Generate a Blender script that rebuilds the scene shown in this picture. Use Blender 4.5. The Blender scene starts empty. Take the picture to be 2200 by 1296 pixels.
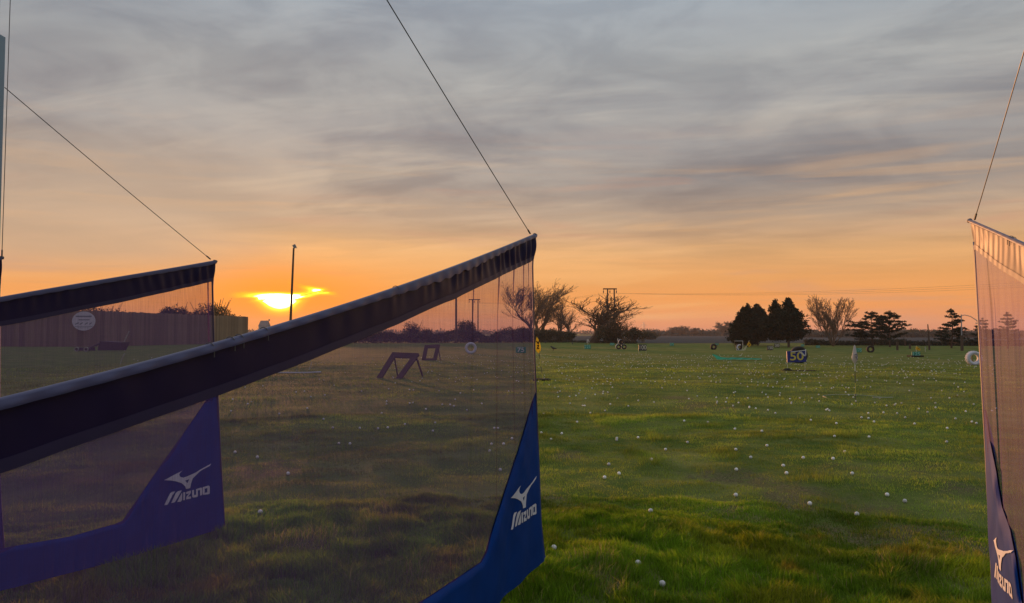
import bpy, bmesh, math, random
import numpy as np
from mathutils import Vector, Matrix

S = bpy.context.scene
C = S.collection
R = math.radians

# ------------------------------------------------------------------ camera
W, H, F, HOR, EYE = 2200.0, 1296.0, 1662.0, 716.0, 1.7
PITCH = math.atan((HOR - H / 2) / F)
cam = bpy.data.objects.new('camera', bpy.data.cameras.new('camera'))
cam.data.sensor_width = 36.0
cam.data.lens = 36.0 * F / W
cam.data.clip_start = 0.05
cam.data.clip_end = 20000
cam.location = (0, 0, EYE)
cam.rotation_euler = (math.pi / 2 + PITCH, 0, 0)
C.objects.link(cam)
S.camera = cam


def ray(px, py):
    u, v = (px - W / 2) / F, (H / 2 - py) / F
    return Vector((u, math.cos(PITCH) - v * math.sin(PITCH), math.sin(PITCH) + v * math.cos(PITCH)))


def gnd(px, py):
    """the spot on the ground that the photo shows at this pixel"""
    d = ray(px, py)
    k = -EYE / d.z
    return Vector((d.x * k, d.y * k, 0))


def at(px, py, dist):
    """the spot at this pixel at a given distance ahead (metres)"""
    d = ray(px, py)
    k = dist / d.y
    return Vector((d.x * k, d.y * k, EYE + d.z * k))


# ------------------------------------------------------------------ render / exposure
S.render.engine = 'CYCLES'
S.cycles.use_denoising = True
S.cycles.transparent_max_bounces = 40
S.cycles.max_bounces = 8
S.cycles.sample_clamp_indirect = 6
S.view_settings.view_transform = 'Standard'
S.view_settings.look = 'None'
S.view_settings.exposure = 0.0
S.view_settings.gamma = 1.0
S.view_settings.use_curve_mapping = False


def lin(r, g, b):
    f = lambda c: (c / 255 / 12.92) if c <= 10 else ((c / 255 + 0.055) / 1.055) ** 2.4
    return (f(r), f(g), f(b), 1.0)


# ------------------------------------------------------------------ sky
SUN = ray(600, 647).normalized()
SAZ = math.atan2(SUN.x, SUN.y)
SEL = math.asin(SUN.z)


class NT:
    """tiny node-graph writer"""
    def __init__(s, tree):
        s.t = tree
        s.n = tree.nodes
        s.l = tree.links

    def new(s, typ, **kw):
        n = s.n.new(typ)
        for k, v in kw.items():
            setattr(n, k, v)
        return n

    def put(s, sock, v):
        if isinstance(v, bpy.types.NodeSocket):
            s.l.new(v, sock)
        else:
            sock.default_value = v

    def m(s, op, a, b=0.0, c=0.0, clamp=False):
        n = s.new('ShaderNodeMath', operation=op, use_clamp=clamp)
        s.put(n.inputs[0], a); s.put(n.inputs[1], b); s.put(n.inputs[2], c)
        return n.outputs[0]

    def mix(s, f, a, b, blend='MIX'):
        n = s.new('ShaderNodeMix', data_type='RGBA', blend_type=blend)
        n.clamp_factor = True
        s.put(n.inputs[0], f); s.put(n.inputs[6], a); s.put(n.inputs[7], b)
        return n.outputs[2]

    def vec(s, x, y, z):
        n = s.new('ShaderNodeCombineXYZ')
        s.put(n.inputs[0], x); s.put(n.inputs[1], y); s.put(n.inputs[2], z)
        return n.outputs[0]

    def noise(s, v, scale, detail=4, rough=0.5, dist=0.0):
        n = s.new('ShaderNodeTexNoise')
        s.put(n.inputs['Vector'], v)
        n.inputs['Scale'].default_value = scale
        n.inputs['Detail'].default_value = detail
        n.inputs['Roughness'].default_value = rough
        n.inputs['Distortion'].default_value = dist
        return n.outputs['Fac']

    def smooth(s, v, lo, hi, a=0.0, b=1.0):
        n = s.new('ShaderNodeMapRange', interpolation_type='SMOOTHSTEP')
        s.put(n.inputs[0], v)
        for i, x in enumerate((lo, hi, a, b)):
            n.inputs[1 + i].default_value = x
        return n.outputs[0]

    def ramp(s, v, stops):
        n = s.new('ShaderNodeValToRGB')
        e = n.color_ramp.elements
        while len(e) < len(stops):
            e.new(0.5)
        for el, (p, col) in zip(e, stops):
            el.position = p
            el.color = col
        s.put(n.inputs[0], v)
        return n.outputs[0]

    def gauss(s, a, sa, b, sb):
        x = s.m('POWER', s.m('DIVIDE', a, sa), 2.0)
        y = s.m('POWER', s.m('DIVIDE', b, sb), 2.0)
        return s.m('EXPONENT', s.m('MULTIPLY', s.m('ADD', x, y), -1.0))


world = bpy.data.worlds.new('World')
S.world = world
world.use_nodes = True
g = NT(world.node_tree)
g.n.clear()
tc = g.new('ShaderNodeTexCoord')
sep = g.new('ShaderNodeSeparateXYZ')
g.l.new(tc.outputs['Generated'], sep.inputs[0])
X, Y, Z = sep.outputs
AZ = g.m('ARCTAN2', X, Y)
EL = g.m('ARCSINE', Z)
U = g.m('SUBTRACT', AZ, SAZ)                      # angle off the sun, sideways
V = g.m('SUBTRACT', EL, SEL)                      # and upward
zc = g.m('MAXIMUM', Z, 0.0)
pos = lambda py: max(0.0, math.sin(math.atan((HOR - py) / F)))   # ramp position of a row of the photo
zz = zc
warm = g.ramp(zz, [(0.0, lin(232, 136, 96)), (pos(690), lin(244, 152, 90)), (pos(650), lin(250, 162, 82)),
                   (pos(600), lin(243, 170, 98)), (pos(540), lin(236, 181, 124)), (pos(470), lin(206, 178, 151)),
                   (pos(400), lin(174, 164, 155)), (pos(300), lin(167, 165, 164)), (pos(150), lin(172, 174, 174)),
                   (pos(0), lin(168, 177, 185)), (0.6, lin(196, 201, 208)), (1.0, lin(222, 226, 232))])
cool = g.ramp(zz, [(0.0, lin(150, 138, 142)), (0.08, lin(158, 146, 148)), (0.2, lin(160, 156, 160)),
                   (0.42, lin(172, 176, 182)), (0.6, lin(196, 201, 208)), (1.0, lin(222, 226, 232))])
hyp = g.m('SQRT', g.m('ADD', g.m('MULTIPLY', X, X), g.m('MULTIPLY', Y, Y)))
facing = g.m('DIVIDE', g.m('ADD', g.m('MULTIPLY', X, math.sin(SAZ)), g.m('MULTIPLY', Y, math.cos(SAZ))),
             g.m('MAXIMUM', hyp, 0.001))
base = g.mix(g.smooth(facing, -0.35, 0.62), cool, warm)
# a thin share of clear evening sky behind the cloud sheet
nish = g.new('ShaderNodeTexSky', sky_type='NISHITA')
nish.sun_disc = False
nish.sun_elevation = SEL
nish.sun_rotation = SAZ
nish.dust_density = 3.0
clear = g.mix(1.0, nish.outputs[0], (0.12, 0.12, 0.12, 1), 'MULTIPLY')
base = g.mix(0.06, base, clear)
# cloud sheet, laid out on a flat layer overhead so that it runs together towards the horizon
den = g.m('ADD', zc, 0.07)
cx, cy = g.m('DIVIDE', X, den), g.m('DIVIDE', Y, den)
sheet = g.vec(g.m('ADD', g.m('MULTIPLY', cx, 0.55), g.m('MULTIPLY', cy, 0.12)),
              g.m('ADD', g.m('MULTIPLY', cy, 0.85), g.m('MULTIPLY', cx, 0.10)), 3.7)
big = g.noise(sheet, 0.60, 4, 0.5, 0.5)
mid = g.noise(sheet, 1.9, 5, 0.55, 0.5)
sheet2 = g.vec(g.m('ADD', g.m('MULTIPLY', cx, 0.42), g.m('MULTIPLY', cy, 0.10)),
               g.m('ADD', g.m('MULTIPLY', cy, 1.20), g.m('MULTIPLY', cx, 0.22)), 8.1)
wisp = g.noise(sheet2, 1.6, 7, 0.58, 0.6)
fine = g.noise(sheet2, 4.0, 5, 0.6, 0.3)
up = g.smooth(Z, 0.03, 0.16)
shade = g.m('MULTIPLY', g.smooth(big, 0.38, 0.62), g.m('MULTIPLY', up, 0.72))
base = g.mix(shade, base, g.mix(1.0, base, lin(208, 212, 222), 'MULTIPLY'))
shade2 = g.m('MULTIPLY', g.smooth(mid, 0.44, 0.66), g.m('MULTIPLY', up, 0.55))
base = g.mix(shade2, base, g.mix(1.0, base, lin(222, 222, 228), 'MULTIPLY'))
lightn = g.m('MULTIPLY', g.smooth(wisp, 0.47, 0.74), g.m('MULTIPLY', g.smooth(big, 0.64, 0.36), 0.95))
pale = g.ramp(zz, [(0.0, lin(255, 190, 110)), (0.15, lin(240, 204, 162)), (0.3, lin(216, 212, 200)), (0.6, lin(214, 218, 222)), (1.0, lin(235, 238, 242))])
base = g.mix(g.m('MULTIPLY', lightn, up), base, g.mix(0.50, base, pale))
lump = g.noise(g.vec(g.m('MULTIPLY', AZ, 5.0), g.m('MULTIPLY', EL, 13.0), 6.6), 1.0, 5, 0.55, 0.6)
base = g.mix(g.m('MULTIPLY', g.smooth(lump, 0.44, 0.64), g.m('MULTIPLY', g.smooth(Z, 0.10, 0.20), 0.55)), base, g.mix(1.0, base, lin(218, 220, 226), 'MULTIPLY'))
base = g.mix(g.m('MULTIPLY', g.smooth(lump, 0.46, 0.30), g.m('MULTIPLY', g.smooth(Z, 0.10, 0.20), 0.40)), base, g.mix(0.3, base, pale))
dark = g.m('MULTIPLY', g.smooth(fine, 0.52, 0.74), g.m('MULTIPLY', up, 0.22))
base = g.mix(dark, base, g.mix(1.0, base, lin(222, 218, 224), 'MULTIPLY'))
# low level bars of cloud lit from behind
bars = g.noise(g.vec(g.m('MULTIPLY', AZ, 3.0), g.m('MULTIPLY', EL, 42.0), 1.3), 1.0, 5, 0.55, 0.5)
barf = g.m('MULTIPLY', g.smooth(bars, 0.50, 0.72), g.m('MULTIPLY', g.smooth(Z, 0.30, 0.06), g.m('MULTIPLY', g.smooth(facing, 0.1, 0.8), 0.45)))
base = g.mix(barf, base, lin(252, 190, 120))
barf2 = g.m('MULTIPLY', g.smooth(bars, 0.46, 0.28), g.m('MULTIPLY', g.smooth(Z, 0.30, 0.10), 0.40))
base = g.mix(barf2, base, lin(206, 152, 124))
# a duller bank of cloud to the left of the sun
bank = g.m('MULTIPLY', g.smooth(AZ, -0.22, -0.44), g.m('MULTIPLY', g.smooth(Z, 0.05, 0.10), g.smooth(Z, 0.26, 0.15)))
base = g.mix(g.m('MULTIPLY', bank, 0.62), base, lin(196, 170, 146))
# glow round the sun and the ragged bright gap it shines through
halo = g.gauss(g.m('SUBTRACT', U, 0.03), 0.17, g.m('ADD', V, 0.012), 0.044)
base = g.mix(g.m('MULTIPLY', halo, 0.78), base, lin(255, 150, 24))
halo2 = g.gauss(U, 0.080, V, 0.036)
base = g.mix(g.m('MULTIPLY', halo2, 0.88), base, (1.35, 0.36, 0.0, 1))
streak = g.noise(g.vec(g.m('MULTIPLY', U, 22.0), g.m('ADD', g.m('MULTIPLY', V, 130.0), g.m('MULTIPLY', U, -12.0)), 5.2), 1.0, 6, 0.62, 0.9)
body = g.gauss(g.m('SUBTRACT', U, 0.001), 0.0235, g.m('SUBTRACT', V, -0.001), 0.0145)
left = g.gauss(g.m('ADD', U, 0.026), 0.030, g.m('SUBTRACT', g.m('SUBTRACT', V, 0.004), g.m('MULTIPLY', U, -0.05)), 0.0062)
right = g.gauss(g.m('SUBTRACT', U, 0.034), 0.030, g.m('SUBTRACT', V, g.m('ADD', g.m('MULTIPLY', U, 0.22), 0.001)), 0.0060)
hook = g.gauss(g.m('SUBTRACT', U, 0.042), 0.030, g.m('SUBTRACT', V, g.m('SUBTRACT', 0.026, g.m('MULTIPLY', U, 0.26))), 0.0040)
arms = g.m('MULTIPLY', g.m('ADD', g.m('ADD', left, right), g.m('MULTIPLY', hook, 0.85)), g.smooth(streak, 0.26, 0.60, 0.25, 1.1))
cut = g.smooth(V, 0.0150, 0.0085)
bodyc = g.m('MULTIPLY', body, cut)
gap = g.m('ADD', bodyc, g.m('MULTIPLY', arms, 0.52))
base = g.mix(g.smooth(gap, 0.10, 0.46), base, (1.55, 0.62, 0.0, 1))
base = g.mix(g.smooth(gap, 0.38, 0.70), base, (2.2, 1.35, 0.03, 1))
base = g.mix(g.smooth(gap, 0.66, 0.88), base, (6.5, 6.0, 3.6, 1))
# below the horizon: dull land
base = g.mix(g.smooth(Z, 0.0, -0.02), base, (0.05, 0.045, 0.03, 1))
bg = g.new('ShaderNodeBackground')
g.l.new(base, bg.inputs[0])
bg.inputs[1].default_value = 1.0
out = g.new('ShaderNodeOutputWorld')
g.l.new(bg.outputs[0], out.inputs[0])

sun = bpy.data.objects.new('sun', bpy.data.lights.new('sun', 'SUN'))
sun.data.energy = 5.0
sun.data.angle = R(2.0)
sun.data.color = (1.0, 0.42, 0.16)
sun.rotation_euler = SUN.to_track_quat('Z', 'Y').to_euler()
C.objects.link(sun)

# ------------------------------------------------------------------ materials
MATS = {}


def mk(name, col, rough=0.6, var=0.18, scale=8.0, spec=0.3, bump=0.0, trans=0.0, rnd=0.0, metal=0.0, bscale=None):
    m = bpy.data.materials.new(name)
    m.use_nodes = True
    t = NT(m.node_tree)
    b = t.n['Principled BSDF']
    co = t.new('ShaderNodeTexCoord').outputs['Object']
    n = t.noise(co, scale, 4, 0.6)
    k = t.m('ADD', t.m('MULTIPLY', t.m('SUBTRACT', n, 0.5), var * 2), 1.0)
    if rnd:
        oi = t.new('ShaderNodeObjectInfo').outputs['Random']
        k = t.m('MULTIPLY', k, t.m('ADD', t.m('MULTIPLY', t.m('SUBTRACT', oi, 0.5), rnd * 2), 1.0))
    sc = t.new('ShaderNodeVectorMath', operation='SCALE')
    sc.inputs[0].default_value = col[:3]
    t.l.new(k, sc.inputs['Scale'])
    t.l.new(sc.outputs[0], b.inputs['Base Color'])
    b.inputs['Roughness'].default_value = rough
    b.inputs['Specular IOR Level'].default_value = spec
    b.inputs['Metallic'].default_value = metal
    if bump:
        bp = t.new('ShaderNodeBump')
        bp.inputs['Strength'].default_value = bump
        t.l.new(t.noise(co, bscale or scale * 3, 5, 0.6), bp.inputs['Height'])
        t.l.new(bp.outputs[0], b.inputs['Normal'])
    if trans:
        o = t.n['Material Output']
        tr = t.new('ShaderNodeBsdfTranslucent')
        t.l.new(sc.outputs[0], tr.inputs[0])
        ms = t.new('ShaderNodeMixShader')
        ms.inputs[0].default_value = trans
        t.l.new(b.outputs[0], ms.inputs[1])
        t.l.new(tr.outputs[0], ms.inputs[2])
        t.l.new(ms.outputs[0], o.inputs[0])
    MATS[name] = m
    return m


mk('bark', (0.115, 0.082, 0.060), 0.9, 0.3, 3, 0.1)
mk('bark_pale', (0.22, 0.15, 0.105), 0.9, 0.3, 3, 0.1)
mk('bud', (0.10, 0.095, 0.04), 0.8, 0.3, 2, 0.1, trans=0.3)
mk('needle', (0.016, 0.028, 0.014), 0.8, 0.35, 1.5, 0.1, trans=0.1)
mk('needle_pine', (0.022, 0.036, 0.020), 0.8, 0.35, 1.5, 0.1, trans=0.12)
mk('shrub', (0.045, 0.055, 0.03), 0.85, 0.35, 1.2, 0.1, trans=0.2)
mk('hedge_leaf', (0.05, 0.055, 0.035), 0.9, 0.3, 0.5, 0.1, trans=0.15)
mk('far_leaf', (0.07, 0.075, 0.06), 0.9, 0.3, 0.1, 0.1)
mk('wood_pole', (0.10, 0.07, 0.05), 0.85, 0.25, 3, 0.2)
mk('fence_wood', (0.22, 0.165, 0.11), 0.85, 0.35, 2.0, 0.15, rnd=0.24)
mk('rail_wood', (0.15, 0.11, 0.08), 0.85, 0.25, 2, 0.15)
mk('old_wood', (0.09, 0.055, 0.045), 0.85, 0.3, 5, 0.2, rnd=0.15, bump=0.3)
mk('steel', (0.30, 0.31, 0.34), 0.45, 0.1, 5, 0.5)
mk('wire', (0.06, 0.06, 0.07), 0.5, 0.1, 5, 0.4)
mk('cable', (0.09, 0.085, 0.09), 0.45, 0.1, 60, 0.5)
mk('post_paint', (0.21, 0.33, 0.42), 0.45, 0.12, 4, 0.4, bump=0.1)
mk('post_brick', (0.20, 0.15, 0.12), 0.9, 0.4, 14, 0.1, bump=0.5)
mk('vinyl', (0.013, 0.008, 0.042), 0.44, 0.15, 12, 0.18, trans=0.015, bump=0.12, bscale=26)
mk('vinyl_seam', (0.030, 0.024, 0.070), 0.45, 0.15, 12, 0.25, bump=0.2, bscale=50)
mk('vinyl_panel', (0.003, 0.046, 0.235), 0.60, 0.32, 5, 0.06, trans=0.02, bump=0.22, bscale=11)
mk('sleeve', (0.060, 0.064, 0.145), 0.42, 0.14, 16, 0.4, bump=0.15, bscale=60)
mk('edge_rope', (0.26, 0.25, 0.32), 0.6, 0.15, 30, 0.3)
mk('logo_print', (0.72, 0.74, 0.80), 0.6, 0.06, 60, 0.3)
mk('tyre_black', (0.020, 0.020, 0.022), 0.75, 0.25, 6, 0.3, bump=0.2)
mk('tyre_white', (0.62, 0.64, 0.70), 0.7, 0.16, 4, 0.25, bump=0.15)
mk('sign_green', (0.02, 0.26, 0.17), 0.55, 0.15, 3, 0.3)
mk('sign_navy', (0.018, 0.035, 0.22), 0.5, 0.2, 3, 0.3)
mk('sign_black', (0.02, 0.022, 0.045), 0.55, 0.2, 3, 0.3)
mk('paint_white', (0.72, 0.72, 0.70), 0.6, 0.08, 5, 0.3)
mk('paint_cream', (0.62, 0.60, 0.48), 0.6, 0.08, 5, 0.3)
mk('paint_yellow', (0.62, 0.52, 0.10), 0.6, 0.1, 5, 0.3)
mk('paint_aqua', (0.30, 0.62, 0.52), 0.6, 0.1, 5, 0.3)
mk('flag_yellow', (0.68, 0.50, 0.03), 0.65, 0.12, 6, 0.2, trans=0.3)
mk('flag_white', (0.62, 0.62, 0.62), 0.7, 0.1, 6, 0.2, trans=0.3)
mk('mark_black', (0.015, 0.015, 0.015), 0.7, 0.1, 6, 0.2)
mk('stick_dark', (0.10, 0.10, 0.07), 0.5, 0.1, 6, 0.3)
mk('net_green', (0.035, 0.36, 0.24), 0.7, 0.22, 5, 0.2, trans=0.2)
mk('ring_white', (0.34, 0.36, 0.26), 0.6, 0.15, 5, 0.3)
mk('mat_dark', (0.022, 0.024, 0.018), 0.9, 0.3, 6, 0.2)
mk('feather', (0.012, 0.012, 0.014), 0.5, 0.1, 10, 0.4)
mk('cart_dark', (0.075, 0.055, 0.055), 0.7, 0.25, 3, 0.3)
mk('board_pale', (0.62, 0.62, 0.66), 0.5, 0.06, 2, 0.3)
mk('print_grey', (0.22, 0.23, 0.27), 0.6, 0.1, 6, 0.3)
mk('house_wall', (0.50, 0.46, 0.44), 0.8, 0.1, 0.6, 0.2)
mk('roof_grey', (0.20, 0.18, 0.18), 0.8, 0.15, 0.6, 0.2)
mk('glass_dark', (0.03, 0.03, 0.04), 0.15, 0.1, 2, 0.5)
mk('golf_white', (0.74, 0.74, 0.72), 0.5, 0.10, 60, 0.3, bump=0.25, bscale=220, rnd=0.3)
mk('lamp_head', (0.25, 0.25, 0.27), 0.4, 0.1, 4, 0.5)


def mesh_fabric(name, cover):
    """woven screen: threads with open gaps between them"""
    m = bpy.data.materials.new(name)
    m.use_nodes = True
    t = NT(m.node_tree)
    b = t.n['Principled BSDF']
    o = t.n['Material Output']
    uv = t.new('ShaderNodeUVMap').outputs[0]
    s = t.new('ShaderNodeSeparateXYZ')
    t.l.new(uv, s.inputs[0])
    thread = t.noise(t.vec(t.m('MULTIPLY', s.outputs[0], 230.0), t.m('MULTIPLY', s.outputs[1], 5.0), 0.0), 1.0, 2, 0.6)
    broad = t.noise(t.vec(t.m('MULTIPLY', s.outputs[0], 3.0), t.m('MULTIPLY', s.outputs[1], 1.2), 4.0), 1.0, 3, 0.5)
    thread2 = t.noise(t.vec(t.m('MULTIPLY', s.outputs[0], 75.0), t.m('MULTIPLY', s.outputs[1], 1.6), 7.0), 1.0, 3, 0.7)
    weft = t.noise(t.vec(t.m('MULTIPLY', s.outputs[0], 4.0), t.m('MULTIPLY', s.outputs[1], 160.0), 2.0), 1.0, 2, 0.6)
    f = t.m('ADD', t.m('MULTIPLY', t.m('SUBTRACT', thread, 0.5), 0.45), cover)
    f = t.m('ADD', f, t.m('MULTIPLY', t.m('SUBTRACT', thread2, 0.5), 0.26))
    f = t.m('ADD', f, t.m('MULTIPLY', t.m('SUBTRACT', weft, 0.5), 0.14))
    f = t.m('ADD', f, t.m('MULTIPLY', t.m('SUBTRACT', broad, 0.5), 0.10), clamp=True)
    b.inputs['Base Color'].default_value = (0.145, 0.076, 0.240, 1)
    b.inputs['Roughness'].default_value = 0.55
    b.inputs['Specular IOR Level'].default_value = 0.12
    tl = t.new('ShaderNodeBsdfTranslucent')
    tl.inputs[0].default_value = (0.09, 0.055, 0.20, 1)
    ms = t.new('ShaderNodeMixShader')
    ms.inputs[0].default_value = 0.08
    t.l.new(b.outputs[0], ms.inputs[1]); t.l.new(tl.outputs[0], ms.inputs[2])
    tr = t.new('ShaderNodeBsdfTransparent')
    tr.inputs[0].default_value = (0.90, 0.86, 1.0, 1)
    mx = t.new('ShaderNodeMixShader')
    t.l.new(f, mx.inputs[0]); t.l.new(tr.outputs[0], mx.inputs[1]); t.l.new(ms.outputs[0], mx.inputs[2])
    t.l.new(mx.outputs[0], o.inputs[0])
    MATS[name] = m


mesh_fabric('screen_mesh', 0.42)


def grass_material():
    m = bpy.data.materials.new('grass_blade')
    m.use_nodes = True
    t = NT(m.node_tree)
    b = t.n['Principled BSDF']
    o = t.n['Material Output']
    a = t.new('ShaderNodeAttribute', attribute_name='tint')
    t.l.new(a.outputs['Color'], b.inputs['Base Color'])
    b.inputs['Roughness'].default_value = 0.65
    b.inputs['Specular IOR Level'].default_value = 0.15
    tl = t.new('ShaderNodeBsdfTranslucent')
    t.l.new(a.outputs['Color'], tl.inputs[0])
    ms = t.new('ShaderNodeMixShader')
    ms.inputs[0].default_value = 0.5
    t.l.new(b.outputs[0], ms.inputs[1]); t.l.new(tl.outputs[0], ms.inputs[2]); t.l.new(ms.outputs[0], o.inputs[0])
    MATS['grass_blade'] = m


grass_material()


def ground_material():
    m = bpy.data.materials.new('turf')
    m.use_nodes = True
    t = NT(m.node_tree)
    b = t.n['Principled BSDF']
    co = t.new('ShaderNodeTexCoord').outputs['Object']
    n1 = t.noise(co, 0.10, 4, 0.55, 0.3)
    n2 = t.noise(co, 0.7, 5, 0.6, 0.3)
    n3 = t.noise(co, 9.0, 5, 0.65)
    n4 = t.noise(co, 60.0, 3, 0.7)
    green = t.mix(t.smooth(n1, 0.36, 0.66), (0.104, 0.154, 0.028, 1), (0.150, 0.160, 0.044, 1))
    green = t.mix(t.smooth(n2, 0.42, 0.62), green, (0.070, 0.112, 0.017, 1))
    green = t.mix(t.m('MULTIPLY', t.smooth(n2, 0.48, 0.30), 0.8), green, (0.195, 0.212, 0.062, 1))
    green = t.mix(t.m('MULTIPLY', t.smooth(n3, 0.45, 0.75), 0.5), green, (0.060, 0.078, 0.018, 1))
    green = t.mix(t.m('MULTIPLY', t.smooth(n4, 0.45, 0.75), 0.35), green, (0.20, 0.19, 0.07, 1))
    bare = t.new('ShaderNodeAttribute', attribute_name='bare').outputs['Fac']
    mud = t.mix(t.smooth(n4, 0.35, 0.7), (0.058, 0.052, 0.022, 1), (0.21, 0.19, 0.09, 1))
    bm = t.m('MULTIPLY', bare, t.smooth(n3, 0.30, 0.52), clamp=True)
    t.l.new(t.mix(bm, green, mud), b.inputs['Base Color'])
    b.inputs['Roughness'].default_value = 0.95
    b.inputs['Specular IOR Level'].default_value = 0.05
    bp = t.new('ShaderNodeBump')
    bp.inputs['Strength'].default_value = 0.6
    bp.inputs['Distance'].default_value = 0.03
    t.l.new(t.m('ADD', n3, t.m('MULTIPLY', n4, 0.6)), bp.inputs['Height'])
    t.l.new(bp.outputs[0], b.inputs['Normal'])
    MATS['turf'] = m
    f = mk('plough', (0.075, 0.078, 0.078), 1.0, 0.22, 0.03, 0.0)


ground_material()

# ------------------------------------------------------------------ mesh helpers


def tag(o, label=None, cat=None, group=None, kind=None):
    for k, v in (('label', label), ('category', cat), ('group', group), ('kind', kind)):
        if v:
            o[k] = v
    return o


def thing(name, label, cat, loc=(0, 0, 0), group=None):
    o = bpy.data.objects.new(name, None)
    o.location = loc
    o.empty_display_size = 0.2
    C.objects.link(o)
    return tag(o, label, cat, group)


def link(name, me, mat=None, parent=None):
    o = bpy.data.objects.new(name, me)
    if mat and not me.materials:
        me.materials.append(MATS[mat] if isinstance(mat, str) else mat)
    C.objects.link(o)
    if parent:
        o.parent = parent
    return o


class MB:
    def __init__(s):
        s.v, s.f = [], []

    def box(s, c, sx, sy, sz, rot=None):
        k = len(s.v)
        for z in (-1, 1):
            for x, y in ((-1, -1), (1, -1), (1, 1), (-1, 1)):
                p = Vector((x * sx / 2, y * sy / 2, z * sz / 2))
                if rot:
                    p = rot @ p
                s.v.append(tuple(p + Vector(c)))
        s.f += [(k + 3, k + 2, k + 1, k), (k + 4, k + 5, k + 6, k + 7)]
        for i in range(4):
            j = (i + 1) % 4
            s.f.append((k + i, k + j, k + 4 + j, k + 4 + i))
        return s

    def beam(s, a, b, w, t, side=None):
        """board from a to b, w wide (along side), t thick"""
        a, b = Vector(a), Vector(b)
        d = (b - a).normalized()
        sd = Vector(side) if side else Vector((0, 0, 1)) if abs(d.z) < 0.9 else Vector((1, 0, 0))
        sd = (sd - d * sd.dot(d)).normalized()
        n = d.cross(sd)
        k = len(s.v)
        for p in (a, b):
            for i, j in ((-1, -1), (1, -1), (1, 1), (-1, 1)):
                s.v.append(tuple(p + sd * i * w / 2 + n * j * t / 2))
        s.f += [(k + 3, k + 2, k + 1, k), (k + 4, k + 5, k + 6, k + 7)]
        for i in range(4):
            j = (i + 1) % 4
            s.f.append((k + i, k + j, k + 4 + j, k + 4 + i))
        return s

    def tube(s, pts, rad, n=6, cap=True):
        pts = [Vector(p) for p in pts]
        if not hasattr(rad, '__len__'):
            rad = [rad] * len(pts)
        k = len(s.v)
        d0 = (pts[1] - pts[0]).normalized()
        u = d0.orthogonal().normalized()
        for i, p in enumerate(pts):
            a = pts[max(i - 1, 0)]
            b = pts[min(i + 1, len(pts) - 1)]
            d = (b - a).normalized()
            u = (u - d * u.dot(d))
            u = u.normalized() if u.length > 1e-6 else d.orthogonal().normalized()
            w = d.cross(u)
            for j in range(n):
                an = 2 * math.pi * j / n
                s.v.append(tuple(p + (u * math.cos(an) + w * math.sin(an)) * rad[i]))
        for i in range(len(pts) - 1):
            for j in range(n):
                q = (j + 1) % n
                s.f.append((k + i * n + j, k + i * n + q, k + (i + 1) * n + q, k + (i + 1) * n + j))
        if cap:
            s.f.append(tuple(k + j for j in reversed(range(n))))
            e = k + (len(pts) - 1) * n
            s.f.append(tuple(e + j for j in range(n)))
        return s

    def lathe(s, prof, n, M):
        """prof: closed loop of (radius, axial), axis = local y of M"""
        k = len(s.v)
        m = len(prof)
        for i in range(n):
            a = 2 * math.pi * i / n
            for r, h in prof:
                s.v.append(tuple(M @ Vector((r * math.cos(a), h, r * math.sin(a)))))
        for i in range(n):
            q = (i + 1) % n
            for j in range(m):
                w = (j + 1) % m
                s.f.append((k + i * m + j, k + q * m + j, k + q * m + w, k + i * m + w))
        return s

    def me(s, name, smooth=False):
        m = bpy.data.meshes.new(name)
        m.from_pydata(s.v, [], s.f)
        if smooth:
            m.polygons.foreach_set('use_smooth', [True] * len(m.polygons))
        m.update()
        return m

    def build(s, name, mat, parent=None, smooth=False, origin=None):
        if origin is not None and parent is None:
            o_ = Vector(origin)
            s.v = [tuple(Vector(p) - o_) for p in s.v]
        m = s.me(name, smooth)
        o = link(name, m, mat, parent)
        if origin is not None and parent is None:
            o.location = origin
        return o


def np_mesh(name, v, tri=None, quad=None):
    m = bpy.data.meshes.new(name)
    v = np.asarray(v, np.float32)
    nt = 0 if tri is None else len(tri)
    nq = 0 if quad is None else len(quad)
    idx = []
    if nt:
        idx.append(np.asarray(tri, np.int32).ravel())
    if nq:
        idx.append(np.asarray(quad, np.int32).ravel())
    idx = np.concatenate(idx)
    m.vertices.add(len(v))
    m.vertices.foreach_set('co', v.ravel())
    m.loops.add(len(idx))
    m.loops.foreach_set('vertex_index', idx)
    m.polygons.add(nt + nq)
    st = np.concatenate([np.arange(nt) * 3, nt * 3 + np.arange(nq) * 4]).astype(np.int32)
    m.polygons.foreach_set('loop_start', st)
    m.update(calc_edges=True)
    return m


# ------------------------------------------------------------------ ground
def hash2(ix, iy, seed):
    h = (ix.astype(np.int64) * 374761393 + iy.astype(np.int64) * 668265263 + seed * 1442695041) & 0xffffffff
    h = ((h ^ (h >> 13)) * 1274126177) & 0xffffffff
    return ((h ^ (h >> 16)) & 0xffff) / 65535.0


def vnoise(x, y, sc, seed):
    x, y = np.asarray(x, float) / sc, np.asarray(y, float) / sc
    ix, iy = np.floor(x), np.floor(y)
    fx, fy = x - ix, y - iy
    fx, fy = fx * fx * (3 - 2 * fx), fy * fy * (3 - 2 * fy)
    a, b = hash2(ix, iy, seed), hash2(ix + 1, iy, seed)
    c, d = hash2(ix, iy + 1, seed), hash2(ix + 1, iy + 1, seed)
    return (a * (1 - fx) + b * fx) * (1 - fy) + (c * (1 - fx) + d * fx) * fy


def height(x, y):
    r = np.hypot(x, y)
    w = np.clip((75 - r) / 30, 0, 1)
    near = np.clip((16 - r) / 8, 0, 1)
    return w * (0.11 * (vnoise(x, y, 5.0, 3) - 0.5) + 0.055 * (vnoise(x, y, 1.3, 7) - 0.5)) + near * 0.05 * (vnoise(x, y, 0.42, 11) - 0.5)


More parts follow.
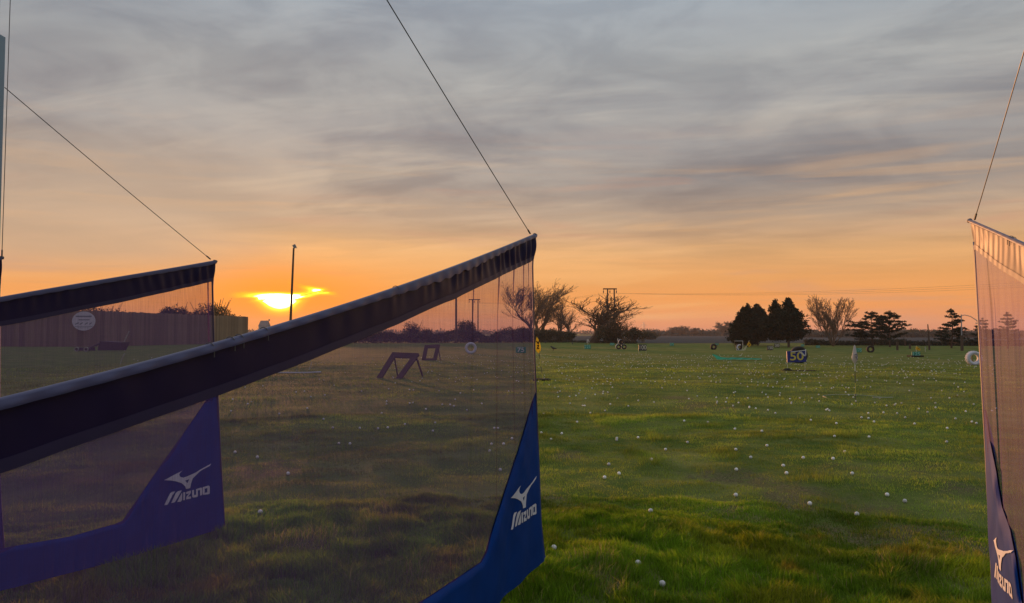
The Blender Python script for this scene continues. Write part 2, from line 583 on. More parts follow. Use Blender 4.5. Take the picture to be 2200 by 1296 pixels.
PATCH = [(1720, 1050, 0.95, 0.42), (1560, 1022, 0.75, 0.30), (1215, 1078, 0.45, 0.30), (1590, 1105, 0.30, 0.15), (1880, 1085, 0.40, 0.18),
         (1850, 1150, 0.55, 0.30), (2040, 1168, 0.42, 0.20), (1985, 1225, 0.40, 0.14), (1245, 1205, 0.26, 0.12), (1310, 1250, 0.16, 0.26),
         (2110, 985, 0.5, 0.3), (2100, 1060, 0.45, 0.22), (1440, 858, 0.7, 0.6), (800, 1120, 0.5, 0.35), (640, 1160, 0.4, 0.3), (560, 1010, 0.6, 0.4),
         (1520, 875, 0.9, 0.6), (1225, 972, 0.4, 0.3), (900, 1240, 0.35, 0.2), (1950, 1130, 0.35, 0.16), (1700, 1088, 0.3, 0.12)]
PW = [(gnd(a, b), c, d) for a, b, c, d in PATCH]


def bareness(x, y):
    n = vnoise(x, y, 0.35, 21) * 0.6 + vnoise(x, y, 0.12, 22) * 0.4
    out_ = np.zeros_like(np.asarray(x, float))
    for p, a, b in PW:
        q = ((x - p.x) / a) ** 2 + ((y - p.y) / (b * 2.0)) ** 2
        out_ = np.maximum(out_, np.clip(0.75 - q + (n - 0.5) * 3.2, 0, 1))
    wide = vnoise(x, y, 2.4, 31) * 0.5 + n * 0.5
    r = np.hypot(x, y)
    out_ = np.maximum(out_, np.clip((wide - 0.70) * 6, 0, 0.7) * np.clip((r - 6.5) / 2, 0, 1))
    return out_


def make_ground():
    rr = np.geomspace(0.8, 1900, 310)
    th = np.concatenate([np.linspace(-180, -48, 40, endpoint=False), np.linspace(-48, 48, 300), np.linspace(48, 180, 40)[1:]])
    th = np.radians(th[:-1] if abs(th[-1] - 180) < 1e-6 else th)
    A, B = np.meshgrid(th, rr)
    x, y = (B * np.sin(A)).ravel(), (B * np.cos(A)).ravel()
    z = height(x, y)
    v = np.stack([x, y, z], 1)
    n, m = len(rr), len(th)
    i, j = np.meshgrid(np.arange(n - 1), np.arange(m), indexing='ij')
    a, b = i * m + j, i * m + (j + 1) % m
    q = np.stack([a, b, b + m, a + m], -1).reshape(-1, 4)
    v = np.vstack([v, [[0, 0, 0]]])
    c = len(v) - 1
    k = np.arange(m)
    t = np.stack([np.full(m, c), (k + 1) % m, k], 1)
    me = np_mesh('ground', v, t, q)
    at_ = me.attributes.new('bare', 'FLOAT', 'POINT')
    bz = bareness(v[:, 0], v[:, 1]) * np.clip((60 - np.hypot(v[:, 0], v[:, 1])) / 30, 0, 1)
    at_.data.foreach_set('value', bz.astype(np.float32))
    me.polygons.foreach_set('use_smooth', [True] * len(me.polygons))
    o = link('ground', me, 'turf')
    tag(o, kind='structure')


make_ground()

# grey ploughed field beyond the range
fv = []
fm = MB()
L0, L1 = gnd(1100, 733.5), gnd(2600, 738.5)
far_pts = [Vector((-420, 150, .03)), Vector((L0.x, L0.y, .03)), Vector((gnd(1340, 738).x, gnd(1340, 738).y, .03)), Vector((L1.x, L1.y + 14, .03)), Vector((900, 200, .03)), Vector((1300, 560, .03)), Vector((-800, 560, .03))]
fm.v = [tuple(p) for p in far_pts]
fm.f = [tuple(range(len(far_pts)))]
fo = fm.build('field', 'plough')
tag(fo, kind='structure')

# grass blades on the turf near the bay
rng = np.random.default_rng(5)


def blades(n, r0, r1, seg2, hfun, wfun):
    u = rng.random(n)
    r = np.sqrt(r0 * r0 + u * (r1 * r1 - r0 * r0))
    if r1 > 30:                                   # thins out with distance
        r = r[rng.random(n) < np.clip((r1 - r) / (r1 - 22), 0, 1)]
        n = len(r)
    a = np.radians(rng.uniform(-43, 43, n))
    x, y = r * np.sin(a), r * np.cos(a)
    bare = bareness(x, y)
    clump = np.clip((vnoise(x, y, 0.24, 41) * 0.55 + vnoise(x, y, 0.09, 42) * 0.45 - 0.22) * 1.8, 0, 1.2)
    keep = rng.random(n) > np.maximum(bare * 0.80, np.clip(0.62 - clump, 0, 0.6) * (1.0 if seg2 else 0.6))
    x, y, r, clump, bare = x[keep], y[keep], r[keep], clump[keep], bare[keep]
    n = len(x)
    hh = hfun(x, y, r, clump, bare) * rng.uniform(0.55, 1.25, n)
    ww = wfun(r) * rng.uniform(0.7, 1.3, n)
    az = rng.uniform(0, 2 * np.pi, n)
    # blades of one clump lean together
    laz = vnoise(x, y, 0.3, 51) * 9 + rng.normal(0, 1.1, n)
    ln = hh * np.clip(rng.normal(0.45, 0.30, n), 0.03, 1.3)
    bx, by = np.cos(az) * ww / 2, np.sin(az) * ww / 2
    z = height(x, y) - 0.004
    lx, ly = np.cos(laz) * ln, np.sin(laz) * ln
    P = []
    P.append(np.stack([x - bx, y - by, z], 1)); P.append(np.stack([x + bx, y + by, z], 1))
    if seg2:
        P.append(np.stack([x + bx * .75 + lx * .32, y + by * .75 + ly * .32, z + hh * .62], 1))
        P.append(np.stack([x - bx * .75 + lx * .32, y - by * .75 + ly * .32, z + hh * .62], 1))
    P.append(np.stack([x + lx, y + ly, z + hh], 1))
    k = len(P)
    v = np.stack(P, 1).reshape(-1, 3)
    i = np.arange(n) * k
    if seg2:
        q = np.stack([i, i + 1, i + 2, i + 3], 1)
        t = np.stack([i + 3, i + 2, i + 4], 1)
    else:
        q = None
        t = np.stack([i, i + 1, i + 2], 1)
    # colour: fresh green, yellow-green, dry straw
    g1 = np.array([0.140, 0.245, 0.012]); g2 = np.array([0.255, 0.285, 0.016]); dr = np.array([0.34, 0.27, 0.11]); dk = np.array([0.110, 0.180, 0.011])
    big = vnoise(x, y, 0.9, 61)
    yl = np.clip((vnoise(x, y, 0.55, 62) - 0.45) * 2.6 + rng.normal(0, .2, n), 0, 1)[:, None]
    col = g1 * (1 - yl) + g2 * yl
    dkf = np.clip((big - 0.55) * 2.5 + rng.normal(0, .2, n), 0, .75)[:, None]
    col = col * (1 - dkf) + dk * dkf
    shortish = np.clip((r - 7.2) / 2.0, 0, 1)
    dry = (rng.random(n) < 0.05 + 0.11 * shortish + bare * 0.45).astype(float)[:, None] * rng.uniform(.4, 1, n)[:, None]
    col = col * (1 - dry) + dr * dry
    ol = (shortish * 0.55)[:, None]
    col = col * (1 - ol) + np.array([0.185, 0.236, 0.044]) * ol
    rust = (np.clip((vnoise(x, y, 0.5, 77) - 0.78) * 6, 0, 1) * (r < 8))[:, None]
    col = col * (1 - rust * .6) + np.array([0.30, 0.19, 0.03]) * rust * .6
    # dark and light of tufts and hollows put into blade colour as streaks
    pat = 0.5 * vnoise(x, y, 1.1, 81) + 0.3 * vnoise(x, y, 0.33, 82) + 0.2 * vnoise(x, y, 3.5, 83)
    col = col * (0.52 + 0.82 * np.clip((pat - 0.28) * 2.2, 0, 1))[:, None]
    col = col * rng.uniform(0.6, 1.4, n)[:, None] * (1.12 + 0.16 * shortish)[:, None]
    return v, t, q, np.repeat(col, k, 0), k


def hnear(x, y, r, c, b):
    edge = 7.6 + 1.2 * (vnoise(x, y, 0.8, 71) - 0.5) * 2
    long_ = np.clip((edge - r) / 0.9, 0, 1)
    return (0.020 + 0.02 * c) * (1 - long_) + (0.030 + 0.085 * c) * long_


for nm, args in (('grass', (400000, 3.9, 8.2, True, hnear, lambda r: 0.0052)),
                 ('grass', (360000, 8.0, 16.5, False, lambda x, y, r, c, b: (0.016 + 0.024 * c) * (1 + 1.3 * (vnoise(x, y, 0.6, 92) > 0.74)), lambda r: 0.0045 + 0.0004 * (r - 8))),
                 ('grass', (420000, 16.0, 50.0, False, lambda x, y, r, c, b: (0.018 + 0.026 * c) * (1 + 1.2 * (vnoise(x, y, 0.9, 93) > 0.76)), lambda r: 0.009 + 0.0007 * (r - 16)))):
    v, t, q, col, k = blades(*args)
    me = np_mesh(nm, v, t, q)
    ca = me.attributes.new('tint', 'FLOAT_COLOR', 'POINT')
    ca.data.foreach_set('color', np.hstack([col, np.ones((len(col), 1))]).astype(np.float32).ravel())
    if args[3]:
        o = link(nm, me, 'grass_blade')
        tag(o, 'long lush green grass tufts nearest the bays', 'grass', kind='stuff')
    else:
        o = link('turf_grass', me, 'grass_blade')
        tag(o, 'short cropped turf grass of the driving range', 'grass', kind='stuff')

# ------------------------------------------------------------------ trees


def grow(twigs, trunk, tips, rnd, p, d, L, r, lvl, maxl, wind, up_, kids, spread, rmin, rat=(.48, .74)):
    nseg = (6, 4, 3, 2, 2, 1, 1)[lvl]
    pts, rad = [p], [r]
    for i in range(nseg):
        d = (d + Vector((rnd.gauss(0, 1), rnd.gauss(0, 1), rnd.gauss(0, .6))) * 0.13 + wind * (0.05 + 0.05 * lvl) + Vector((0, 0, up_))).normalized()
        p = p + d * (L / nseg)
        r2 = max(rmin, r * (1 - 0.55 * (i + 1) / nseg))
        pts.append(p); rad.append(r2)
        if lvl < maxl and (lvl > 0 or i >= 1):
            for _ in range(kids[lvl]):
                ax = d.orthogonal().normalized()
                ax.rotate(Matrix.Rotation(rnd.uniform(0, 6.28), 3, d))
                nd = d.copy()
                nd.rotate(Matrix.Rotation(rnd.uniform(spread * .55, spread * 1.25), 3, ax))
                grow(twigs, trunk, tips, rnd, p, nd, L * rnd.uniform(*rat) * (0.9 if lvl else 0.8), max(rmin, r2 * 0.62), lvl + 1, maxl, wind, up_, kids, spread, rmin, rat)
    (trunk if lvl < 2 else twigs).tube(pts, rad, 6 if lvl == 0 else 4 if lvl < 3 else 3, cap=lvl < 2)
    if lvl == maxl:
        tips.append((pts[-1], d))


def leaf_tris(pts, n, spread, size, seed, flat=1.0):
    g_ = np.random.default_rng(seed)
    pts = np.asarray(pts, float)
    c = np.repeat(pts, n, 0) + g_.normal(0, 1, (len(pts) * n, 3)) * np.array([spread, spread, spread * flat])
    m = len(c)
    a = g_.normal(0, 1, (m, 3)); a /= np.linalg.norm(a, axis=1)[:, None]
    b = g_.normal(0, 1, (m, 3)); b -= a * (a * b).sum(1)[:, None]; b /= np.linalg.norm(b, axis=1)[:, None]
    s = (size * g_.uniform(.5, 1.4, m))[:, None]
    v = np.stack([c - a * s, c + a * s * .6 + b * s * .45, c + a * s * .6 - b * s * .45], 1).reshape(-1, 3)
    t = np.arange(m * 3).reshape(-1, 3)
    return v, t


def bare_tree(name, label, px, py, top, seed, wind=(0, 0, 0), up_=0.03, spread=0.62, kids=(2, 2, 2, 2, 1), maxl=4, bark='bark', leaf=0, lean=(0, 0, 1),
              width=None, rmin=0.016, trunk_r=0.022, group=None, stems=1, tl=0.42, dist=None, rat=(.48, .74), fan=.28):
    b = gnd(px, py) if dist is None else Vector((at(px, py, dist).x, dist, 0))
    Ht = (py - top) / F * b.y if dist is None else (at(px, top, dist).z)
    rnd = random.Random(seed)
    root = thing(name, label, 'tree', b, group)
    tw, tr, tips = MB(), MB(), []
    for s in range(stems):
        d = Vector(lean).normalized()
        if stems > 1:
            an = 6.28 * s / stems + rnd.uniform(-.4, .4)
            d = (d + Vector((math.cos(an) * fan, math.sin(an) * fan, 0))).normalized()
        grow(tw, tr, tips, rnd, Vector((0, 0, -0.05)), d, Ht * tl, Ht * trunk_r, 0, maxl, Vector(wind), up_, kids, spread, rmin, rat)
    zs = [p[2] for p in tw.v]
    k = Ht / max(zs)
    xs = sorted(p[0] for p in tw.v)
    kx = k
    if width:
        kx = (width / F * b.y) / max(1e-3, xs[int(len(xs) * .985)] - xs[int(len(xs) * .015)])
    for m in (tw, tr):
        m.v = [(p[0] * kx, p[1] * kx, p[2] * k if p[2] > 0 else p[2]) for p in m.v]
    tr.build('trunk', bark, root)
    tw.build('crown', bark, root)
    if leaf:
        pts = [(p.x * kx, p.y * kx, p.z * k) for p, d in tips]
        v, t = leaf_tris(pts, leaf, Ht * .018, Ht * .011, seed)
        link('foliage', np_mesh('foliage', v, t), 'bud', root)
    return root


bare_tree('windswept_tree', 'tall bare windswept tree beside the yellow flag, leaning right', 1157, 733, 598, 3, (0.42, 0.03, 0.30), 0.08, 0.40, (1, 2, 2, 2, 1), 4, leaf=1, lean=(-.04, 0, 1), width=124, tl=.40, rmin=.013, stems=3, fan=.40, rat=(.5, .8), trunk_r=.017)
bare_tree('bare_tree', 'slim bare tree behind the windswept tree, left of the 225 sign', 1199, 733, 640, 8, (0.15, 0, 0.1), 0.05, 0.5, (2, 2, 1, 1), 4, leaf=1, width=60, rmin=.012)
bare_tree('bare_tree', 'small bare tree between two larger ones, upright branches', 1228, 734, 636, 12, (0.1, 0, 0.1), 0.05, 0.5, (2, 2, 1, 1), 4, leaf=1, width=66, rmin=.012)
bare_tree('spreading_tree', 'broad bare tree with thick trunk beside the twin power poles', 1272, 737, 634, 23, (0.16, 0.03, 0.20), 0.06, 0.58, (2, 2, 2, 1), 4, leaf=1, width=128, trunk_r=0.030, tl=.34, rmin=.013)
bare_tree('bare_tree', 'bare tree right of the twin power poles, drooping to the right', 1340, 738, 660, 33, (0.4, 0, 0.08), 0.0, 0.6, (2, 2, 1, 1), 4, leaf=1, width=74, rmin=.012)
bare_tree('multi_stem_tree', 'pale bare tree with many upright stems between conifers and pines', 1790, 744, 630, 47, (0.0, 0, 0.10), 0.10, 0.42, (2, 2, 2, 2), 4, 'bark_pale', lean=(.0, 0, 1), width=86, stems=9, tl=.74, trunk_r=.009, rmin=.0095, rat=(.32, .48), fan=.34)
bare_tree('far_tree', 'rounded bare tree on the hedge line left of dark conifers', 1552, 716, 684, 51, (0, 0, 0), 0.02, 0.7, (2, 2, 2, 2), 4, 'bark_pale', width=58, dist=430, rmin=.05)
bare_tree('far_tree', 'low rounded bare tree above the hedge, behind the 225 sign right', 1462, 716, 699, 52, (0, 0, 0), 0.0, 0.8, (2, 2, 2, 2), 4, 'bark_pale', width=40, dist=440, rmin=.05)
bare_tree('far_tree', 'smaller bare tree just right of another on the hedge line', 1488, 716, 704, 53, (0, 0, 0), 0.0, 0.8, (2, 2, 2, 2), 4, 'bark_pale', width=28, dist=450, rmin=.05)
bare_tree('far_tree', 'faint bare tree beside the distant lattice pylon', 1392, 716, 708, 54, (0, 0, 0), 0.0, 0.8, (2, 2, 2), 3, 'bark_pale', width=22, dist=470, rmin=.06)


def shrub(name, label, px, py, w, top, seed, mat='shrub', dist=None, n=900, leaf=0.16, twigs=True, group=None, cat='bush'):
    """many-lobed bush with twigs poking out"""
    b = gnd(px, py) if dist is None else Vector((at(px, py, dist).x, dist, 0))
    d = b.y
    Ht = at(px, top, d).z
    wd = w / F * d
    root = thing(name, label, cat, b, group)
    g_ = np.random.default_rng(seed)
    lob = [(g_.uniform(-.36, .36) * wd, g_.uniform(-.25, .25) * wd, Ht * g_.uniform(.30, .72), g_.uniform(.16, .30) * wd, Ht * g_.uniform(.22, .34)) for _ in range(9)]
    lob.append((0, 0, Ht * .55, .30 * wd, Ht * .42))
    pts = []
    for x, y, z, rx, rz in lob:
        q = g_.normal(0, 1, (n // 9, 3)); q /= np.linalg.norm(q, axis=1)[:, None]
        q *= g_.uniform(.55, 1.05, (len(q), 1))
        pts.append(np.stack([x + q[:, 0] * rx, y + q[:, 1] * rx, np.maximum(.05, z + q[:, 2] * rz)], 1))
    pts = np.vstack(pts)
    v, t = leaf_tris(pts, 3, leaf * .8, leaf, seed)
    link('foliage', np_mesh('foliage', v, t), mat, root)
    tb = MB()
    rr_ = random.Random(seed)
    for i in range(26 if twigs else 8):
        a = rr_.uniform(0, 6.28)
        k = rr_.uniform(.1, .48)
        e = Vector((math.cos(a) * k * wd, math.sin(a) * k * wd * .5, Ht * rr_.uniform(.6, 1.08)))
        tb.tube([Vector((e.x * .2, e.y * .2, 0)), e * .5 + Vector((e.x * .1, 0, Ht * .1)), e], [Ht * .016, Ht * .010, Ht * .004], 4)
    tb.build('stem', 'bark', root)
    return root


shrub('bush', 'dense dark bush at the foot of the windswept tree', 1168, 735, 60, 704, 61, n=900)
shrub('bush', 'low bush between the slim bare trees', 1212, 735, 46, 712, 62)
shrub('bush', 'grey green bush at the foot of twin power poles', 1318, 738, 66, 690, 63, n=1300)
shrub('bush', 'rounded olive bush right of the twin power poles', 1362, 736, 52, 702, 64)
shrub('bush', 'low bush right of the power poles, nearest the far pylon', 1398, 730, 40, 712, 65)
shrub('bush', 'round dark bush seen through near screen beside single pole', 1000, 736, 44, 686, 66, n=1600, leaf=.14)
shrub('bush', 'ragged bush on the hedge seen through near screen, under header band', 890, 736, 50, 690, 67, n=700)
shrub('bush', 'small bush beside the ragged bush seen through near screen', 921, 736, 30, 704, 68, n=350)
shrub('bush', 'dark bush behind the green 75 sign at the screen edge', 1120, 735, 74, 702, 69, n=1300)
shrub('bush', 'long rounded bush rising behind the wooden fence near its end', 452, 742, 116, 646, 70, dist=142, n=5200, leaf=.20)
shrub('bush', 'bush rising behind the wooden fence, left of a longer bush', 372, 742, 74, 655, 71, dist=140, n=3000, leaf=.20)
shrub('bush', 'twiggy bush top behind the fence just right of oval sign', 222, 742, 120, 656, 72, dist=118, n=2000, leaf=.16)
shrub('bush', 'dark rounded far bush between the pine cluster and bare pole', 1965, 717, 50, 705, 73, dist=330, n=1200, leaf=.3)
shrub('bush', 'far bush right of the bare pole, left of lone pine', 2020, 717, 46, 709, 74, dist=330, n=1000, leaf=.3)


def conifer(name, label, px, py, top, w, seed, n=2600, off=0, foot=.06, bare=1):
    b = gnd(px, py) + Vector((0, off, 0))
    Ht = (py - top) / F * gnd(px, py).y
    wd = w / F * b.y
    root = thing(name, label, 'tree', b)
    g_ = np.random.default_rng(seed)
    pts = []
    tr = MB()
    # several ragged leaders side by side
    for i in range(7):
        cx_, cy_ = g_.uniform(-.36, .36) * wd, g_.uniform(-.25, .25) * wd
        hh = Ht * g_.uniform(.70, .97) if i else Ht
        if i == 0:
            cx_ *= .4
        u = g_.random(n // 7) ** 0.85
        zz_ = Ht * foot + u * (hh - Ht * foot)
        rad = wd * .36 * (np.clip((1 - u) * 1.6, 0, 1) ** .8) * (0.85 + 0.30 * np.sin(u * 23 + i * 2)) * np.clip(u * 9, .45, 1)
        a = g_.uniform(0, 6.28, len(u))
        k = g_.uniform(.30, 1.12, len(u)) + (g_.random(len(u)) < .10) * g_.uniform(.1, .45, len(u))
        pts.append(np.stack([cx_ + np.cos(a) * rad * k, cy_ + np.sin(a) * rad * k, zz_ + k * rad * .15], 1))
        if i < bare:
            tr.tube([(cx_, cy_, -.05), (cx_ + .02, cy_, Ht * .4), (cx_, cy_, hh * .9)], [Ht * .026, Ht * .02, Ht * .005], 6)
    pts = np.vstack(pts)
    v, t = leaf_tris(pts, 5, Ht * .020, Ht * .032, seed, 1.2)
    link('crown', np_mesh('crown', v, t), 'needle', root)
    tr.build('trunk', 'bark', root)
    return root


conifer('conifer', 'dense dark conifer, leftmost of the black tree clump', 1606, 745, 657, 60, 81, 3800)
conifer('conifer', 'dark conifer in the middle of the black clump, uneven top', 1648, 744, 652, 70, 82, 3400, 5, .14)
conifer('conifer', 'tallest dark conifer of the black clump, ragged top', 1692, 746, 645, 84, 83, 4200, 0, .16)
conifer('conifer', 'smaller dark conifer filling the clump behind the 150 sign', 1668, 743, 662, 56, 84, 3000, 9, .15)


def pine(name, label, px, py, top, w, seed, whorls=9, flat=False, cut=0.22):
    b = gnd(px, py)
    Ht = (py - top) / F * b.y
    wd = w / F * b.y
    root = thing(name, label, 'tree', b)
    rnd = random.Random(seed)
    tr, br, pads = MB(), MB(), []
    bend = rnd.uniform(-.06, .06) * Ht
    spine = lambda u: Vector((bend * math.sin(u * 2.5), bend * .5 * u, Ht * u))
    tr.tube([spine(u) - Vector((0, 0, .06 if u == 0 else 0)) for u in (0, .2, .4, .6, .8, .97)], [Ht * .026, Ht * .022, Ht * .018, Ht * .013, Ht * .008, Ht * .003], 6)
    for i in range(whorls):
        u = cut + (1 - cut) * (i + rnd.uniform(-.2, .2)) / whorls
        prof = (1 - u) ** .62 if not flat else min(1.0, (1 - u) * 2.0 + .12) ** .8
        for k in range(rnd.randint(5, 7)):
            a = rnd.uniform(0, 6.28)
            ln = wd * .52 * prof * rnd.uniform(.55, 1.08)
            s = spine(u)
            e = s + Vector((math.cos(a) * ln, math.sin(a) * ln, ln * rnd.uniform(.0, .28)))
            m = (s + e) / 2 + Vector((0, 0, -ln * .08))
            br.tube([s, m, e], [Ht * .007, Ht * .005, Ht * .002], 3, cap=False)
            nn = max(2, int(ln / (Ht * .05)))
            for q in range(nn):
                f = .35 + .65 * (q + 1) / nn
                c = s.lerp(e, f) + Vector((rnd.gauss(0, .018), rnd.gauss(0, .018), .012 + rnd.gauss(0, .006))) * Ht
                pads.append(c)
    pads += [spine(.97), spine(1.0), spine(.93)]
    tr.v, tr.f = tr.v + br.v, tr.f + [tuple(i + len(tr.v) for i in q) for q in br.f]
    tr.build('trunk', 'bark', root)
    v, t = leaf_tris([tuple(p) for p in pads], 26, Ht * .020, Ht * .022, seed, .55)
    link('crown', np_mesh('crown', v, t), 'needle_pine', root)
    return root


pine('pine_tree', 'broad dark pine on the left of the pine pair', 1876, 745, 671, 92, 91, 10, True)
pine('pine_tree', 'dark pine on the right of the pine pair', 1912, 746, 669, 74, 92, 10, True)
pine('pine_tree', 'lone layered pine left of the tall thin lamp post', 2044, 748, 665, 74, 93, 11, False, .16)
pine('pine_tree', 'spiky dark pine at the edge of the right screen', 2112, 749, 684, 66, 94, 8, False, .18)
pine('pine_tree', 'pine seen faintly through the right screen', 2165, 749, 672, 60, 95, 9, False, .18)

# hedges and far woodland


def hedge(name, label, x0, x1, dist, hz, seed, mat, leaf, n, kind=None, depth=2.0, y1=None, cat='hedge'):
    g_ = np.random.default_rng(seed)
    y1 = dist if y1 is None else y1
    u = g_.random(n)
    x = x0 + (x1 - x0) * u
    top_ = hz * (0.72 + 0.55 * (vnoise(x, x * 0, hz * 2.2, seed) - .3) + .25 * (vnoise(x, x * 0, hz * .7, seed + 1) - .5))
    z = np.abs(1 - g_.random(n) ** 1.6) * top_
    y = dist + (y1 - dist) * u + g_.normal(0, depth * .35, n)
    v, t = leaf_tris(np.stack([x, y, z], 1), 3, leaf * .8, leaf, seed)
    c0 = np.array([x0, dist, 0.0])
    o = link(name, np_mesh(name, v - c0, t), mat)
    o.location = c0
    if kind:
        tag(o, label, cat, kind=kind)
    else:
        tag(o, label, cat)
    return o


hedge('far_woodland', 'dark line of far hedges and trees along the horizon', at(1330, 716, 470).x, at(2300, 716, 470).x, 470, 2.7, 101, 'far_leaf', .8, 9000, 'stuff', 8)
hedge('far_woodland', 'faint farther line of trees along the horizon', at(-200, 716, 900).x, at(2500, 716, 900).x, 900, 4.2, 103, 'far_leaf', 1.6, 7000, 'stuff', 12)
hedge('hedge', 'long dark hedge bank seen through the near screen', at(700, 738, 131).x, at(1215, 738, 138).x, 131, 2.0, 102, 'hedge_leaf', .16, 9000, None, 1.6, 140)
hedge('rough_grass', 'dark rough grass edge below the trees', gnd(1130, 734).x, gnd(1370, 738.5).x, gnd(1130, 734).y - 1, .32, 104, 'hedge_leaf', .10, 3200, 'stuff', 1.4, gnd(1370, 738.5).y, 'grass')
hedge('hedge', 'low dark hedge behind the pines at right', gnd(1730, 742).x, gnd(2230, 744).x, gnd(1730, 742).y, 0.65, 105, 'hedge_leaf', .14, 6000, None, 1.2, gnd(2230, 744).y)
hedge('hedge', 'faint hedge beyond the ploughed field at right', at(1720, 716, 300).x, at(2320, 716, 300).x, 300, 1.7, 106, 'far_leaf', .4, 6000, None, 3)

# ------------------------------------------------------------------ wooden fence
FH = 4.55
P0, P1, P2 = at(-150, 743, 101), at(186, 745, 97), at(532, 738, 134)
fence = thing('wooden_fence', 'tall weathered board fence behind the left screen', 'fence', (P1.x, P1.y, 0))
o0 = Vector((P1.x, P1.y, 0))
fr = random.Random(9)
plank_me = None
for a, b in ((P0, P1), (P1, P2)):
    a, b = Vector((a.x, a.y, 0)), Vector((b.x, b.y, 0))
    d = b - a
    n = int(d.length / 0.44)
    an = math.atan2(d.y, d.x)
    if plank_me is None:
        m = MB().box((0, 0, .5), 0.430, 0.05, 1.0)
        plank_me = m.me('plank')
        plank_me.materials.append(MATS['fence_wood'])
    for i in range(n):
        p = a + d * ((i + .5) / n) - o0
        o = link('plank', plank_me, None, fence)
        o.location = (p.x, p.y, 0)
        o.rotation_euler = (fr.gauss(0, .004), fr.gauss(0, .003), an)
        o.scale = (1, 1, FH + fr.uniform(-.06, .06))
    nrm = Vector((-d.y, d.x, 0)).normalized()
    for hz in (0.7, 2.3, 3.9):
        MB().beam(a - o0 + nrm * .09 + Vector((0, 0, hz)), b - o0 + nrm * .09 + Vector((0, 0, hz)), .12, .07).build('rail', 'rail_wood', fence)

# oval sign on the fence
sp = at(180, 690, 96.4)
sign = thing('oval_sign', 'pale oval notice board fixed to the wooden fence', 'sign', sp)
ov = MB()
sc_ = 96.4 / F
N = 40
ring = [(math.cos(6.2832 * i / N) * 25 * sc_, math.sin(6.2832 * i / N) * 20.5 * sc_) for i in range(N)]
ov.v = [(x, -.03, z) for x, z in ring] + [(x, .03, z) for x, z in ring]
ov.f = [tuple(range(N)), tuple(reversed(range(N, 2 * N)))] + [((i + 1) % N, i, N + i, N + (i + 1) % N) for i in range(N)]
ov.build('board', 'board_pale', sign)
for (x, z, w, h_) in ((0, 10, 34, 3.2), (1, 2.6, 24, 2.2), (0, -11.5, 38, 1.0), (0, -14.5, 26, .9)):
    MB().box((x * sc_, -.036, z * sc_), w * sc_, .01, h_ * sc_).build('printed_line', 'print_grey', sign)
for (x, w) in ((-14, 8), (-5, 7), (6, 6), (15, 5)):
    MB().beam(((x - w / 2) * sc_, -.036, -7 * sc_), ((x + w / 2) * sc_, -.036, -3.5 * sc_), 2.2 * sc_, .01).build('emblem', 'print_grey', sign)

# dark ball-collecting cart below the sign
b = gnd(222, 755)
cart = thing('ball_cart', 'low dark ball collecting cart in front of wooden fence', 'cart', b)
k = b.y / F
hop = MB()
hop.v = [(-8 * k, -.4, .1), (40 * k, -.4, .1), (40 * k, .8, .1), (-8 * k, .8, .1), (-2 * k, -.5, .95), (46 * k, -.5, .85), (46 * k, 1, .85), (-2 * k, 1, .95)]
hop.f = [(3, 2, 1, 0), (0, 1, 5, 4), (1, 2, 6, 5), (2, 3, 7, 6), (3, 0, 4, 7), (4, 5, 6, 7)]
hop.build('hopper', 'cart_dark', cart)
MB().tube([(-6 * k, -.3, .7), (-22 * k, -.5, .35), (-50 * k, -.5, .3)], .07, 6).build('drawbar', 'cart_dark', cart)
MB().box((-32 * k, -.5, .22), 30 * k, .9, .3).build('gang_frame', 'cart_dark', cart)
for x in (-44, -24):
    MB().lathe([(.22, -.06), (.22, .06), (.15, .06), (.15, -.06)], 14, Matrix.Translation((x * k, -1.05, .21))).build('wheel', 'ring_white', cart)

b = gnd(268, 754)
st = MB().tube([(0, 0, 0), (-.15, 0, .7), (.35, .1, 1.9)], .055, 6).build('leaning_stick', 'ring_white', None, origin=None)
st.location = b
tag(st, 'pale bent stick leaning near the dark cart', 'stick')
b = gnd(258, 784)
st = MB().tube([(0, 0, 0), (.05, .1, .35), (.14, .2, .62)], .022, 6).build('marker_stick', 'ring_white')
st.location = b
tag(st, 'short pale marker stick in the turf below the cart', 'stick')

# ------------------------------------------------------------------ poles and wires
b = gnd(622, 741)
mast = thing('floodlight_mast', 'slim dark floodlight mast standing before the sun', 'light mast', b)
topv = at(631, 533, b.y) - b
MB().tube([(0, 0, -.1), topv * .5, topv], [.20, .17, .13], 10).build('pole', 'wood_pole', mast)
hd = MB()
rot = Matrix.Rotation(R(-28), 3, 'Y')
hd.box(topv + Vector((.12, 0, .24)), .42, .30, .52, rot)
h_ = hd.build('floodlight', 'lamp_head', mast)
MB().box(topv + Vector((.36, 0, .14)), .03, .26, .44, rot).build('lens', 'glass_dark', h_)
MB().tube([topv, topv + Vector((.1, 0, .16))], .05, 6).build('bracket', 'lamp_head', mast)

b = gnd(980, 737)
pole = thing('single_pole', 'single dark pole rising beside the round bush, seen through near screen', 'pole', b)
tp = at(980, 598, b.y) - b
MB().tube([(0, 0, -.1), tp], [.20, .15], 8).build('shaft', 'wood_pole', pole)
MB().box(tp + Vector((.1, 0, .12)), .5, .25, .3).build('floodlight', 'lamp_head', pole)


